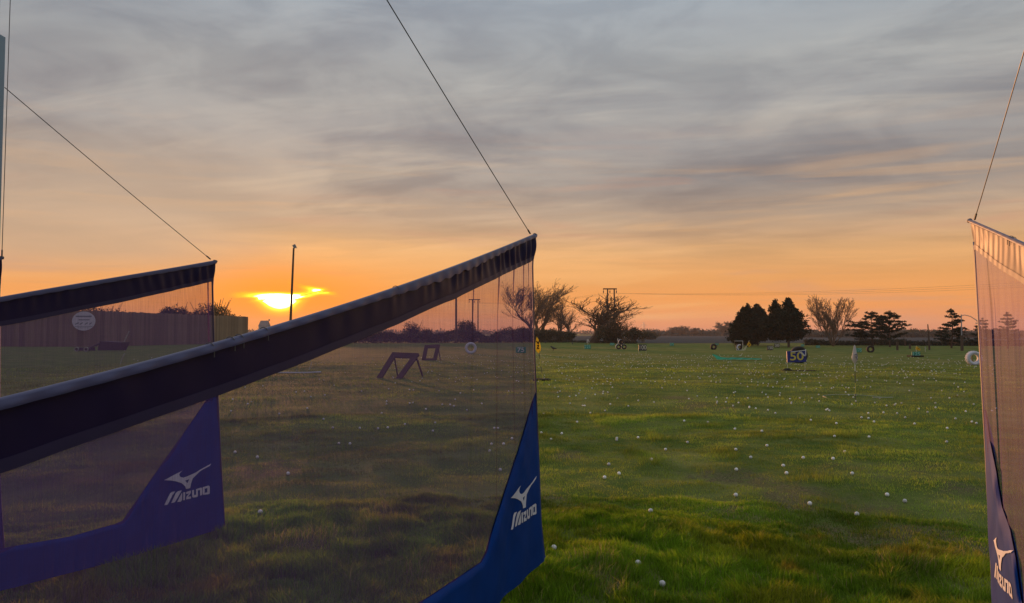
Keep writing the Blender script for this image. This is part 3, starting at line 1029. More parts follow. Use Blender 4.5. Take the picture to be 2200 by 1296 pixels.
def h_pole(label, px, dist, top, gap, seed):
    b = Vector((at(px, 716, dist).x, dist, 0))
    hz = at(px, top, dist).z
    k = dist / F
    t = thing('power_pole', label, 'power pole', b)
    for s in (-1, 1):
        MB().tube([(s * gap * k / 2, 0, -.1), (s * gap * k / 2 * .98, 0, hz + .1)], [.17, .12], 8).build('post', 'wood_pole', t)
    MB().box((-.2, -.14, hz), gap * k * 2.05, .10, .22).build('crossarm', 'wood_pole', t)
    at_p = []
    for s in (-1.0, 0.0, 1.0):
        x = -.2 + s * gap * k * .95
        MB().tube([(x, -.14, hz - .1), (x, -.14, hz - .3), (x, -.14, hz - .35), (x, -.14, hz - .75)], [.03, .03, .09, .08], 6).build('insulator', 'wire', t)
        at_p.append(b + Vector((x, -.14, hz - .78)))
    return at_p


A1 = h_pole('twin wooden power pole with crossarm between the bare trees', 1313, 140, 621, 14.5, 1)
A2 = h_pole('twin power pole seen through the near screen beside round bush', 1021, 190, 644, 12, 2)


def wire(label, p, q, sag, r=.035, group=None):
    pts = []
    for i in range(25):
        s = i / 24
        pts.append(Vector(p).lerp(Vector(q), s) - Vector((0, 0, 4 * sag * s * (1 - s))))
    m = MB().tube(pts, r, 4)
    o = m.build('power_line', 'wire', None, origin=pts[0])
    tag(o, label, 'power line', group)


for i, (p, dz) in enumerate(zip(A1, (0, 0, .0))):
    e = Vector((90 + i * 1.2, 60 + i * 1.6, p.z + .35 - i * .12))
    wire('thin power line running right from the twin pole over the conifers', p, e, 1.5 + .12 * i, .010, 'power lines to the right')
for i, (p, q) in enumerate(zip(A2, A1)):
    wire('thin power line spanning between the two twin poles', p, q, .7, .010, 'power lines between twin poles')


def pylon(label, px, dist, top, w):
    b = Vector((at(px, 716, dist).x, dist, 0))
    hz = at(px, top, dist).z
    k = w * dist / F
    t = thing('lattice_pylon', label, 'pylon', b)
    m = MB()
    for x in (-1, 1):
        for y in (-1, 1):
            m.tube([(x * k / 2, y * k / 2, 0), (x * k * .12, y * k * .12, hz)], .28, 4)
    for i in range(7):
        u0, u1 = i / 7, (i + 1) / 7
        w0, w1 = k * (.5 - .38 * u0), k * (.5 - .38 * u1)
        for s in (-1, 1):
            m.tube([(-s * w0, -w0, hz * u0), (s * w1, -w1, hz * u1)], .18, 4)
    m.build('tower', 'steel', t)
    a = MB()
    for u, l in ((.68, .9), (.80, .75), (.92, .55)):
        a.beam((-k * l, 0, hz * u), (k * l, 0, hz * u), .5, .4)
    a.build('arm', 'steel', t)


pylon('distant lattice pylon above the hedge right of bare trees', 1383, 1500, 692, 8)
pylon('faint distant lattice pylon behind the bare pole', 1983, 1600, 707, 7)

b = gnd(1997, 752)
pl = MB().tube([(0, 0, -.1), (-.05, 0, 1.4), (-.12, 0, at(1994, 697, b.y).z)], [.10, .07, .05], 8).build('bare_pole', 'wood_pole')
pl.location = b
tag(pl, 'bare upright pole standing left of the lone pine', 'pole')
b = gnd(2067, 754)
lp = thing('lamp_post', 'tall thin lamp post with curved arm right of lone pine', 'lamp post', b)
hz = at(2068, 676, b.y).z
MB().tube([(0, 0, -.1), (0, 0, 1.5)], [.14, .13], 8).build('base_section', 'wood_pole', lp)
MB().tube([(0, 0, 1.5), (0, 0, hz)], [.06, .045], 8).build('shaft', 'steel', lp)
k = b.y / F
MB().tube([(0, 0, hz - .1), (8 * k, 0, hz - 1 * k), (20 * k, 0, hz - 4 * k), (32 * k, 0, hz - 12 * k), (36 * k, 0, hz - 17 * k)], .035, 6).build('arm', 'steel', lp)
MB().box((37 * k, 0, hz - 18.5 * k), .5, .2, .14).build('lantern', 'lamp_head', lp)
for i, (px, py, tp_) in enumerate(((1928, 753, 734), (1944, 744, 730), (1955, 750, 739))):
    b = gnd(px, py)
    h2 = (py - tp_) / F * b.y
    po = MB().tube([(0, 0, -.1), (0, 0, h2)], [.11, .10], 6).build('fence_post', 'wood_pole')
    po.location = b
    tag(po, ('thick dark fence post right of the pine pair', 'thin far fence post behind the thick post', 'short stub post left of the 125 sign')[i], 'post')

# small pale far building by the sun
b = Vector((at(568, 716, 330).x, 330, 0))
hs = thing('far_building', 'small pale far building below the sun', 'building', b)
k = 330 / F
MB().box((0, 0, 2.35), 19 * k, 4, 4.7).build('wall', 'house_wall', hs)
rf = MB()
hz = at(568, 689, 330).z
rf.v = [(-10 * k, -2.2, 4.7), (10 * k, -2.2, 4.7), (10 * k, 2.2, 4.7), (-10 * k, 2.2, 4.7), (-8.5 * k, 0, hz), (8.5 * k, 0, hz)]
rf.f = [(0, 1, 5, 4), (2, 3, 4, 5), (1, 2, 5), (3, 0, 4), (3, 2, 1, 0)]
rf.build('roof', 'roof_grey', hs)
MB().box((2, 0, hz + .2), .5, .5, .7).build('chimney', 'roof_grey', hs)
hedge('hedge', 'thin low hedge beyond the end of the wooden fence', at(525, 716, 150).x, at(720, 716, 150).x, 150, 1.9, 107, 'hedge_leaf', .18, 1600, None, 1.5)

# ------------------------------------------------------------------ text


def text_mesh(body, size):
    cu = bpy.data.curves.new('t', 'FONT')
    cu.body = body
    cu.align_x = 'CENTER'
    cu.align_y = 'CENTER'
    cu.size = size
    cu.extrude = 0.006
    cu.offset = 0.012 * size
    o = bpy.data.objects.new('t', cu)
    C.objects.link(o)
    me = bpy.data.meshes.new_from_object(o.evaluated_get(bpy.context.evaluated_depsgraph_get()))
    bpy.data.objects.remove(o)
    return me


def number_board(name, label, x0, y0, x1, y1, foot, body, board, ink, dig=0.8, legs=True, roll=0.0, yaw=0.0, leg_mat='paint_cream', block=False):
    """distance marker; x0..y1 board rectangle in the photo, foot = where it meets the turf"""
    px = (x0 + x1) / 2
    b = gnd(px, foot)
    b.z = float(height(b.x, b.y))
    k = b.y / F
    w, h_ = (x1 - x0) * k, (y1 - y0) * k
    zc_ = (foot - (y0 + y1) / 2) * k
    t = thing(name, label, 'sign', b)
    t.rotation_euler = (0, 0, yaw)
    rm = Matrix.Rotation(roll, 3, 'Y')
    MB().box((0, 0, zc_), w, .05, h_, rm).build('board', board, t)
    me = text_mesh(body, h_ * dig * 1.25)
    me.materials.append(MATS[ink])
    xs = [v.co.x for v in me.vertices]
    wd = max(xs) - min(xs)
    fit = min(1.25, w * .86 / wd)
    o = link('number', me, None, t)
    o.rotation_euler = (math.pi / 2, roll, 0)
    o.location = (0, -.034, zc_)
    o.scale = (fit, 1, 1)
    if legs:
        for s in (-1, 1):
            MB().tube([(s * w * .46, .04, -.05), (s * w * .46, .04, zc_ + h_ * .4)], .010, 6).build('leg', leg_mat, t)
    else:
        for s in (-1, 1):
            MB().beam((s * w * .3, .02, zc_ + h_ * .3), (s * w * .3, .5 * h_ + .15, 0), .05, .03).build('prop', 'wood_pole', t)
    return t, w, h_, zc_


t50, w50, h50, z50 = number_board('distance_sign', 'large navy sign with yellow 50 on thin white legs', 1691, 756, 1732, 780, 797, '50', 'sign_navy', 'paint_yellow', .82, True, R(-1.5))
MB().beam((-w50 * .30, -.05, z50 + h50 * .42), (w50 * .48, -.05, z50 + h50 * .58), .026, .03).build('trim_bar', 'paint_white', t50)
for q in (0, 1):
    MB().beam((w50 * (.12 + .09 * q), -.05, z50 + h50 * .46), (w50 * (.40 + .05 * q), -.05, z50 + h50 * .05), .025, .02).build('trim_bar', 'paint_white', t50)
MB().tube([(w50 * .47, -.04, z50 + h50 * .66), (w50 * .47, -.04, z50 + h50 * .1)], .02, 6).build('trim_bar', 'paint_white', t50)
number_board('distance_sign', 'dark sign with pale 100 on two white posts', 1372, 741, 1389, 754, 763, '100', 'sign_black', 'paint_cream', .8, True)
number_board('distance_sign', 'small dark sign with pale 150 before the conifers', 1648, 743, 1661, 752, 754.5, '150', 'sign_black', 'paint_cream', .8, False)
number_board('distance_sign', 'small dark sign with pale 200 behind the 150 sign', 1664, 738.5, 1675, 746.5, 748, '200', 'sign_black', 'paint_cream', .8, False)
number_board('distance_sign', 'green sign with pale 75 seen through the near screen', 1108, 746, 1130, 759, 760.5, '75', 'sign_green', 'paint_white', .8, False)
number_board('distance_sign', 'green sign with pale 225 in front of the bare trees', 1255, 741, 1269, 750, 750.5, '225', 'sign_green', 'paint_aqua', .85, False)
number_board('distance_sign', 'tiny pale green sign left of the stacked tyres', 1310, 737, 1320, 742, 743, '250', 'sign_green', 'paint_aqua', .9, False)
number_board('distance_sign', 'tiny pale green sign midway between 100 sign and black tyre', 1438.5, 737, 1448, 743, 744, '275', 'sign_green', 'paint_aqua', .9, False)
number_board('distance_sign', 'tiny pale green sign just right of the round black tyre', 1536, 738, 1544, 742, 744, '300', 'sign_green', 'paint_aqua', .9, False)
number_board('distance_sign', 'tiny pale green sign above the right of the 50 sign', 1720, 740, 1728, 744.5, 746.5, '250', 'sign_green', 'paint_aqua', .9, False)
number_board('distance_sign', 'tiny pale green sign at the foot of the many-stemmed tree', 1753, 742.5, 1762, 747.5, 748.5, '225', 'sign_green', 'paint_aqua', .9, False)
number_board('distance_sign', 'green sign with pale 175 behind the white flagstick', 1839, 748, 1851, 757, 758, '175', 'sign_green', 'paint_aqua', .85, False)
t125, w125, h125, z125 = number_board('distance_sign', 'green sign with pale 125 below a yellow flag at right', 1959, 756, 1977, 766, 767, '125', 'sign_green', 'paint_aqua', .85, False)
MB().box((0, .1, .05), w125 * 1.45, .7, .12).build('base_mat', 'mat_dark', t125)

# ------------------------------------------------------------------ tyres


def tyre_parts(t, R_, wdt, body, tread, M, lugs=0, inner=.55):
    prof = [(R_ * inner, -wdt * .32), (R_ * inner, wdt * .32), (R_ * .72, wdt * .52), (R_ * .88, wdt * .54), (R_ * .985, wdt * .42), (R_ * .985, -wdt * .42), (R_ * .88, -wdt * .54), (R_ * .72, -wdt * .52)]
    MB().lathe(prof, 32, M).build('tyre_carcass', body, t, True)
    if lugs:
        lm = MB()
        for i in range(lugs):
            a = 6.2832 * i / lugs
            for s in (-1, 1):
                aa = a + (0.5 * 6.2832 / lugs if s > 0 else 0)
                q = M @ Matrix.Rotation(-aa, 4, 'Y')
                rot3 = q.to_3x3() @ Matrix.Rotation(R(28 * s), 3, 'X')
                lm.box(q @ Vector((R_ * 1.0, s * wdt * .24, 0)), R_ * .10, wdt * .46, R_ * .085, rot3)
        lm.build('tread_lug', tread, t)
    else:
        MB().lathe([(R_ * .98, -wdt * .40), (R_ * .98, wdt * .40), (R_ * 1.01, wdt * .38), (R_ * 1.01, -wdt * .38)], 32, M).build('tread_band', tread, t, True)


def tyre(label, px, foot, dia, body, tread, yaw=0, lugs=0, wd=.28, inner=.55, lean=0, group=None):
    b = gnd(px, foot)
    b.z = float(height(b.x, b.y)) - .02
    R_ = dia / 2 / F * b.y
    t = thing('tyre', label, 'tyre', b, group)
    t.rotation_euler = (lean, 0, yaw)
    tyre_parts(t, R_, wd, body, tread, Matrix.Translation((0, 0, R_)), lugs, inner)
    return t, R_


tyre('white painted tyre standing upright, seen through the near screen', 1011.5, 760, 25, 'tyre_white', 'tyre_white', R(4), 0, .25, .56)
t_, R_ = tyre('big white tractor tyre with lugs at the right screen edge', 2092.5, 784, 30, 'tyre_white', 'tyre_white', R(-8), 20, .34, .54)
MB().tube([(0.0, .25, 0), (0.02, .25, R_ * 1.35)], .03, 6).build('stake', 'stick_dark', t_)
tyre('round black tyre standing on the turf behind the green net', 1533, 751.5, 13, 'tyre_black', 'tyre_black', R(8), 0, .3, .45)
tyre('black tyre standing before the pine pair trunks', 1870, 757.5, 15, 'tyre_black', 'tyre_black', R(-6), 0, .35, .55)
b50 = gnd(1716, 788)
t_, R_ = tyre('big black tyre standing behind the 50 sign', 1716, 779, 36, 'tyre_black', 'tyre_black', R(5), 0, .35, .5)

# three tyres in a pyramid
for dx, foot, dz, nm in ((-5.8, 750.5, 0, 'left tyre at the bottom of the black and white pyramid'), (5.8, 750.5, 0, 'right tyre at the bottom of the black and white pyramid')):
    tyre(nm, 1334.5 + dx, foot, 11.4, 'tyre_black', 'tyre_white', R(3), 0, .3, .5)
b = gnd(1334.5, 750.5)
k = b.y / F
tt = thing('tyre', 'top tyre of the black and white tyre pyramid', 'tyre', b + Vector((0, 0, 9.6 * k)))
tyre_parts(tt, 5.7 * k, .3, 'tyre_black', 'tyre_white', Matrix.Translation((0, 0, 5.7 * k)), 0, .5)

# tyre target with a thin goal frame
t_, R_ = tyre('small black tyre with white painted face before the conifers', 1587.5, 752, 13, 'tyre_black', 'tyre_black', R(10), 0, .3, .5)
seg = MB()
prof = [(R_ * .58, -.17), (R_ * .97, -.17), (R_ * .97, -.145), (R_ * .58, -.145)]
n = 14
for i in range(n + 1):
    a = R(60 + 190 * i / n)
    for r_, y_ in prof:
        seg.v.append((r_ * math.cos(a), y_, R_ + r_ * math.sin(a)))
for i in range(n):
    for j in range(4):
        w_ = (j + 1) % 4
        seg.f.append((i * 4 + j, (i + 1) * 4 + j, (i + 1) * 4 + w_, i * 4 + w_))
seg.build('white_paint', 'tyre_white', t_)
b = gnd(1592, 753)
k = b.y / F
gf = thing('goal_frame', 'thin pale goal frame around the small white faced tyre', 'frame', b)
MB().tube([(-10 * k, -.1, 0), (-10 * k, -.1, 8 * k)], .018, 6).build('post', 'paint_white', gf)
MB().tube([(8 * k, .6, 0), (8 * k, .6, 20 * k)], .018, 6).build('post', 'paint_white', gf)
MB().tube([(-10 * k, .6, 20 * k), (8 * k, .6, 20 * k)], .018, 6).build('crossbar', 'paint_white', gf)
MB().tube([(-10 * k, .6, 0), (-10 * k, .6, 20 * k)], .018, 6).build('post', 'stick_dark', gf)
MB().tube([(-10 * k, -.1, .03), (6 * k, -.1, .03)], .02, 6).build('ground_bar', 'paint_white', gf)

# ------------------------------------------------------------------ flags


def flag_mesh(w, h_, seed, fold=.25, droop=.5, nx=14, nz=16):
    """cloth hanging from its upper staff corner, gathered in folds"""
    rnd = random.Random(seed)
    ph = rnd.uniform(0, 6)
    v, f = [], []
    for j in range(nz + 1):
        b_ = j / nz
        for i in range(nx + 1):
            a = i / nx
            x = a * w * (1 - droop * .55 * a)
            z = -b_ * h_ - droop * h_ * .45 * a * a + .06 * h_ * math.sin(a * 6 + ph)
            y = fold * w * math.sin(a * 8 + b_ * 1.6 + ph) * (.3 + a)
            v.append((x, y, z)); f
    for j in range(nz):
        for i in range(nx):
            k = j * (nx + 1) + i
            f.append((k, k + 1, k + nx + 2, k + nx + 1))
    m = MB()
    m.v, m.f = v, f
    return m


def outline(pts, y=-.02, thick=.012):
    m = MB()
    n = len(pts)
    m.v = [(x, y - thick / 2, z) for x, z in pts] + [(x, y + thick / 2, z) for x, z in pts]
    m.f = [tuple(range(n)), tuple(reversed(range(n, 2 * n)))] + [((i + 1) % n, i, n + i, n + (i + 1) % n) for i in range(n)]
    return m


# yellow flag beside the screen
b = gnd(1167, 817)
b.z = float(height(b.x, b.y))
k = b.y / F
fl = thing('range_flag', 'yellow flag with black lettering on a leaning stick beside the near screen', 'flag', b)
tip = Vector((-14 * k, 0, 96 * k))
pt = lambda u: tip * u
for i in range(6):
    MB().tube([pt(i / 6), pt((i + 1) / 6)], .011, 8).build('stick_section', 'stick_dark' if i % 2 else 'paint_yellow', fl)
shape = [(-13.5, 96), (-7.5, 84), (-5.0, 74), (-5.5, 66), (-9.0, 60), (-13, 62), (-16, 67), (-16.5, 80), (-15, 90)]
cl = MB()
ctr = (-11, 76)
# hanging lens-shaped cloth: a domed front with folds
rings = 6
pts_ = []
for q in range(rings + 1):
    s_ = 1 - q / rings
    for x, z in shape:
        xx = ctr[0] + (x - ctr[0]) * s_
        zz_ = ctr[1] + (z - ctr[1]) * s_
        cl.v.append((xx * k, -.03 - .05 * (1 - s_ ** 2) + .012 * math.sin(xx * 2.2), zz_ * k))
ns = len(shape)
for q in range(rings):
    for i in range(ns):
        j = (i + 1) % ns
        cl.f.append((q * ns + i, q * ns + j, (q + 1) * ns + j, (q + 1) * ns + i))
co_ = cl.build('flag_cloth', 'flag_yellow', fl, True)
for seq in (((-14.5, 86), (-10.5, 80), (-8.5, 87)), ((-13.5, 76), (-9.5, 77.5), (-13.0, 69.5), (-8.5, 70.5))):
    lt = MB()
    for p_, q_ in zip(seq[:-1], seq[1:]):
        lt.beam((p_[0] * k, -.095, p_[1] * k), (q_[0] * k, -.095, q_[1] * k), 2.2 * k, .02, (0, 0, 1))
    lt.build('lettering', 'mark_black', co_)
bm_ = MB()
N = 18
for r_, z_ in ((.30, 0), (.30, .07), (.22, .10)):
    for i in range(N):
        a = 6.2832 * i / N
        bm_.v.append((r_ * 1.1 * math.cos(a) - .05, r_ * .8 * math.sin(a), z_))
for q in range(2):
    for i in range(N):
        j = (i + 1) % N
        bm_.f.append((q * N + i, q * N + j, (q + 1) * N + j, (q + 1) * N + i))
bm_.f.append(tuple(range(2 * N, 3 * N)))
bm_.build('base', 'mat_dark', fl)

# white flag on the near target
b = gnd(1838, 855)
b.z = float(height(b.x, b.y))
k = b.y / F
fl = thing('range_flag', 'furled white flag with dark mark on a striped stick', 'flag', b)
for i, (z0, z1, mt) in enumerate(((0, 12, 'stick_dark'), (12, 35, 'paint_yellow'), (35, 60, 'stick_dark'), (60, 116, 'paint_white'))):
    MB().tube([(0, 0, z0 * k), (0, 0, z1 * k)], .0105, 8).build('stick_section', mt, fl)
cl = MB()
prof_ = [(115, 1.2), (110, 2.4), (104, 3.2), (97, 5.0), (90, 5.6), (84, 5.2), (79, 3.0), (76, 1.2)]
n = 14
for z, r_ in prof_:
    for i in range(n):
        a = 6.2832 * i / n
        rr_ = r_ * (1 + .22 * math.sin(a * 4 + z * .25))
        cl.v.append(((rr_ * math.cos(a) - .2 * (r_ > 3)) * k, rr_ * .7 * math.sin(a) * k, z * k))
for q in range(len(prof_) - 1):
    for i in range(n):
        j = (i + 1) % n
        cl.f.append((q * n + j, q * n + i, (q + 1) * n + i, (q + 1) * n + j))
co_ = cl.build('flag_cloth', 'flag_white', fl, True)
lt = MB()
for p_, q_ in (((-2.4, 95), (2.0, 97)), ((2.0, 97), (2.6, 91)), ((2.6, 91), (-1.6, 90)), ((1.0, 90), (2.8, 84))):
    lt.beam((p_[0] * k, -.072, p_[1] * k), (q_[0] * k, -.072, q_[1] * k), 1.4 * k, .03, (0, 0, 1))
lt.build('lettering', 'print_grey', co_)


def small_flag(label, px, foot, top, shape, cloth, lean=0.0, mark=None):
    b = gnd(px, foot)
    b.z = float(height(b.x, b.y))
    k = b.y / F
    t = thing('range_flag', label, 'flag', b)
    hz = (foot - top) * k
    MB().tube([(0, 0, 0), (lean * k, 0, hz)], .02, 6).build('stick', 'paint_cream', t)
    m = outline([(x * k, z * k) for x, z in shape], -.03, .03)
    c = m.build('flag_cloth', cloth, t)
    if mark:
        MB().beam((mark[0] * k, -.055, mark[1] * k), (mark[2] * k, -.055, mark[3] * k), 1.3 * k, .02, (0, 0, 1)).build('lettering', 'mark_black', c)
    return t


small_flag('small yellow flag right of the small white faced tyre', 1600, 753, 732, [(9, 19), (14, 12), (10, 6.5), (4.5, 12)], 'flag_yellow', 10, (8, 10, 11, 14))
small_flag('small yellow flag above the green 125 sign', 1969, 766, 743, [(0, 22.5), (9, 15), (7, 12.5), (-2, 15.5)], 'flag_yellow', 0, (2, 16, 5, 17))
small_flag('tiny white flag above the green 225 sign', 1263, 750, 729, [(-2, 21), (2, 20), (3.5, 14), (2.2, 14), (1, 18), (-.6, 18), (-1.4, 13), (-2.6, 13)], 'flag_white', 0)
small_flag('tiny white flag above the tyre pyramid', 1327, 744, 727, [(-.6, 17), (.9, 15), (.9, 12), (-.6, 12)], 'flag_white', 0)
small_flag('tiny pale flag standing right of the 125 sign before the hedge', 1988, 756, 745, [(-.6, 11), (1.2, 9), (.9, 6), (-.6, 7)], 'flag_white', 0)
for i, (px, foot, dx, dz, lab) in enumerate(((1591, 766, 4, 7, 'short white marker stake above the green net'), (1598, 753, 4, 9, 'white leaning stake under the small yellow flag'), (664, 795, 6, 17, 'short pale stake with small cup above the white ring'))):
    b = gnd(px, foot)
    k = b.y / F
    s_ = MB().tube([(0, 0, 0), (dx * k, 0, dz * k)], [.02, .016], 6).build('marker_stake', 'paint_cream')
    s_.location = b
    tag(s_, lab, 'stake')

# ------------------------------------------------------------------ rings, mats, net
def ground_ring(label, px, py, r, a0, a1, mat='ring_white', lift=.03, tube=.02, squash=1.0):
    b = gnd(px, py)
    pts = []
    for i in range(41):
        a = R(a0 + (a1 - a0) * i / 40)
        x, y = r * math.cos(a), r * math.sin(a) * squash
        pts.append((x, y, lift + float(height(b.x + x, b.y + y))))
    o = MB().tube(pts, tube, 6).build('target_ring', mat)
    o.location = b
    tag(o, label, 'ring')


ground_ring('pale hoop lying half hidden in turf round the white flagstick', 1842, 852, 0.86, 15, 185, 'ring_white', .010, .010)
b = gnd(1875, 857)
k = b.y / F
o = MB().tube([(0, 0, .03), (44 * k, 0.02, .035)], .013, 6).build('alignment_rod', 'ring_white')
o.location = b
tag(o, 'pale rod lying on turf right of the white flagstick', 'rod')
ground_ring('white target hoop on the turf left of the wooden frames', 644, 799, 1.02, 195, 345, 'tyre_white', .05, .03)

b = gnd(1715, 798)
mt = MB()
for i in range(9):
    x = -30 * k * 1.2 + i * .22
mat_o = MB().box((0, 0, .03), 1.5, .35, .04).build('tee_mat', 'mat_dark')
mat_o.location = b
tag(mat_o, 'thin dark mat on the turf below the 50 sign', 'mat')
b = gnd(1692, 798)
mm = MB()
N = 14
for r_, z_ in ((.16, 0), (.15, .06), (.10, .11), (.03, .13)):
    for i in range(N):
        a = 6.2832 * i / N
        mm.v.append((r_ * 1.3 * math.cos(a), r_ * math.sin(a), z_ + .015 * math.sin(3 * a)))
for q in range(3):
    for i in range(N):
        j = (i + 1) % N
        mm.f.append((q * N + i, q * N + j, (q + 1) * N + j, (q + 1) * N + i))
mm.f.append(tuple(range(3 * N, 4 * N)))
mo = mm.build('mole_hill', 'mat_dark', None, True)
mo.location = b
tag(mo, 'small dark mound of earth left of the dark mat', 'mound')

# crumpled green net
b = gnd(1530, 775)
b.z = float(height(b.x, b.y)) + .04
k = b.y / F
nt = MB()
topz = [13, 10.5, 7.5, 5.0, 4.6, 4.4, 4.8, 4.4, 4.6, 4.0, 4.2, 3.6, 3.2, 3.4, 2.8, 2.2]
n = len(topz)
rr_ = random.Random(4)
rows = 6
for j in range(rows + 1):
    for i in range(n):
        u = j / rows
        x = (i * 104 / (n - 1) + (0 if i else 0) + (4 * u if i == 0 else 0) + 3 * u * (1 - i / n)) * k
        z = (topz[i] * (1 - u) + 0.3 * u) * k
        y = (-.35 * u + .10 * math.sin(i * 2.3 + j) + rr_.uniform(-.04, .04))
        nt.v.append((x, y, max(.02, z)))
for j in range(rows):
    for i in range(n - 1):
        q = j * n + i
        nt.f.append((q, q + n, q + n + 1, q + 1))
no = nt.build('green_net', 'net_green', None, True)
no.location = b
tag(no, 'crumpled green net strip lying left of the 50 sign', 'net')

# ------------------------------------------------------------------ wooden frames


def frame_target(label, corners, foot, boards, struts, wdt):
    """leaning wooden frame; corners (bottom-left, bottom-right, top-right, top-left) in the photo"""
    bl = gnd(*corners[0])
    br = gnd(*corners[1])
    d = (bl.y + br.y) / 2
    o = (bl + br) / 2
    back = .55
    tl = at(*corners[3], bl.y + back)
    tr = at(*corners[2], br.y + back)
    P = [bl, br, tr, tl]
    t = thing('leaning_target', label, 'target', o)
    side = Vector((0, 1, .2))
    for a, b_ in boards:
        va, vb = P[a] - o, P[b_] - o
        dr = (vb - va).normalized()
        nrm = (P[1] - P[0]).cross(P[3] - P[0]).normalized()
        MB().beam(va - dr * wdt * .4, vb + dr * wdt * .4, wdt, .05 if (a + b_) % 2 else .056, dr.cross(nrm)).build('board', 'old_wood', t)
    for top_i, (px, py) in struts:
        e = gnd(px, py)
        s_ = P[top_i] - o + Vector((0, .06, 0))
        MB().beam(s_, e - o, .07, .04).build('strut', 'old_wood', t)


frame_target('big leaning wooden frame target with open bottom, seen through near screen', [(816, 811), (858, 812), (893, 765), (846, 763)], 812, ((0, 3), (1, 2), (2, 3)), ((3, (854, 806)), (2, (908, 808))), .24)
frame_target('smaller leaning wooden frame behind the big one, closed square', [(910, 774), (934, 774), (941, 744), (916, 745)], 774, ((0, 3), (1, 2), (2, 3), (0, 1)), ((2, (946, 774)),), .24)

# ------------------------------------------------------------------ crows


def crow(label, px, foot, yaw, s=1.0):
    b = gnd(px, foot)
    b.z = float(height(b.x, b.y))
    t = thing('crow', label, 'bird', b)
    t.rotation_euler = (0, 0, yaw)
    m = MB()
    sp_ = [((-.36, 0, .20), .015), ((-.24, 0, .22), .05), ((-.08, 0, .24), .095), ((.06, 0, .28), .10), ((.14, 0, .34), .07), ((.18, 0, .40), .058), ((.22, 0, .44), .06), ((.27, 0, .44), .035), ((.31, 0, .43), .016), ((.36, 0, .42), .004)]
    m.tube([Vector(p) * s for p, r in sp_], [r * s for p, r in sp_], 10)
    m.build('body', 'feather', t, True)
    for q in (-1, 1):
        MB().tube([Vector((.0, q * .04, .17)) * s, Vector((.01, q * .045, .09)) * s, Vector((.03, q * .05, 0)) * s, Vector((.10, q * .06, .0)) * s], .012 * s, 5).build('leg', 'feather', t)
        w_ = MB()
        w_.v = [tuple(Vector(p) * s) for p in ((.10, q * .10, .31), (.02, q * .115, .24), (-.16, q * .09, .20), (-.34, q * .03, .19), (-.12, q * .07, .28))]
        w_.f = [(0, 1, 2, 3, 4)] if q > 0 else [(4, 3, 2, 1, 0)]
        w_.build('wing', 'feather', t)


crow('black crow on the turf nearest the yellow flag', 1189, 754, R(160), 1.0)
crow('black crow standing farther back, left of the other birds', 1172, 738.5, R(20), 1.0)
crow('black bird far back on the turf left of the 225 sign', 1230, 741, R(100), .8)

# ------------------------------------------------------------------ divider screens
DIRB = Vector((-.33, -.944, 0)).normalized()      # from the free tip back towards the bays


class Sheet:
    """one hanging divider: plane through its tip; (s, z) measured in that plane"""
    def __init__(s, tip, n_side, pole, band, edge, solid, bottom, smax):
        s.tip = Vector((tip[0], tip[1], 0))
        s.n = Vector((DIRB.y, -DIRB.x, 0)) * n_side       # towards the viewer's side
        conv = lambda L: sorted([s.inv(p) for p in L])
        s.edge_pts = sorted([tuple(reversed(s.inv(p))) for p in edge])     # (z, s)
        s.polef = np.array(conv(pole))
        s.smax = smax
        un = lambda L: np.array(sorted([(a - s.E(b) * math.exp(-max(0, a) / .8), b) for a, b in map(s.inv, L)]))
        s.bandf, s.botf = un(band), un(bottom)
        s.solf = un(solid) if solid else None

    def inv(s, p):
        d = ray(*p)
        o = Vector((0, 0, EYE))
        k = (s.tip - o).dot(s.n) / d.dot(s.n)
        q = o + d * k
        return (q - s.tip).dot(DIRB), q.z

    def E(s, z):
        e = s.edge_pts
        return float(np.interp(z, [a for a, _ in e], [b for _, b in e]))

    def ex(s, arr, x):
        """piecewise line with straight extrapolation"""
        a = arr
        if x > a[-1, 0]:
            j = max(0, len(a) - 3)
            sl = (a[-1, 1] - a[j, 1]) / max(1e-6, a[-1, 0] - a[j, 0])
            return a[-1, 1] + sl * (x - a[-1, 0])
        return float(np.interp(x, a[:, 0], a[:, 1]))

    def pole(s, x): return s.ex(s.pf, x)

    def pt(s, sc, z, n):
        ss = sc + s.E(z) * math.exp(-max(0, sc) / .8)
        return s.tip + DIRB * ss + s.n * n + Vector((0, 0, z))


def vn1(x, seed):
    """smooth 1-d noise, 0..1"""
    i = math.floor(x)
    f = x - i
    f = f * f * (3 - 2 * f)

    def h(k):
        q = (k * 374761393 + seed * 668265263) & 0xffffffff
        q = ((q ^ (q >> 13)) * 1274126177) & 0xffffffff
        return ((q ^ (q >> 16)) & 0xffff) / 65535.0
    return h(i) * (1 - f) + h(i + 1) * f


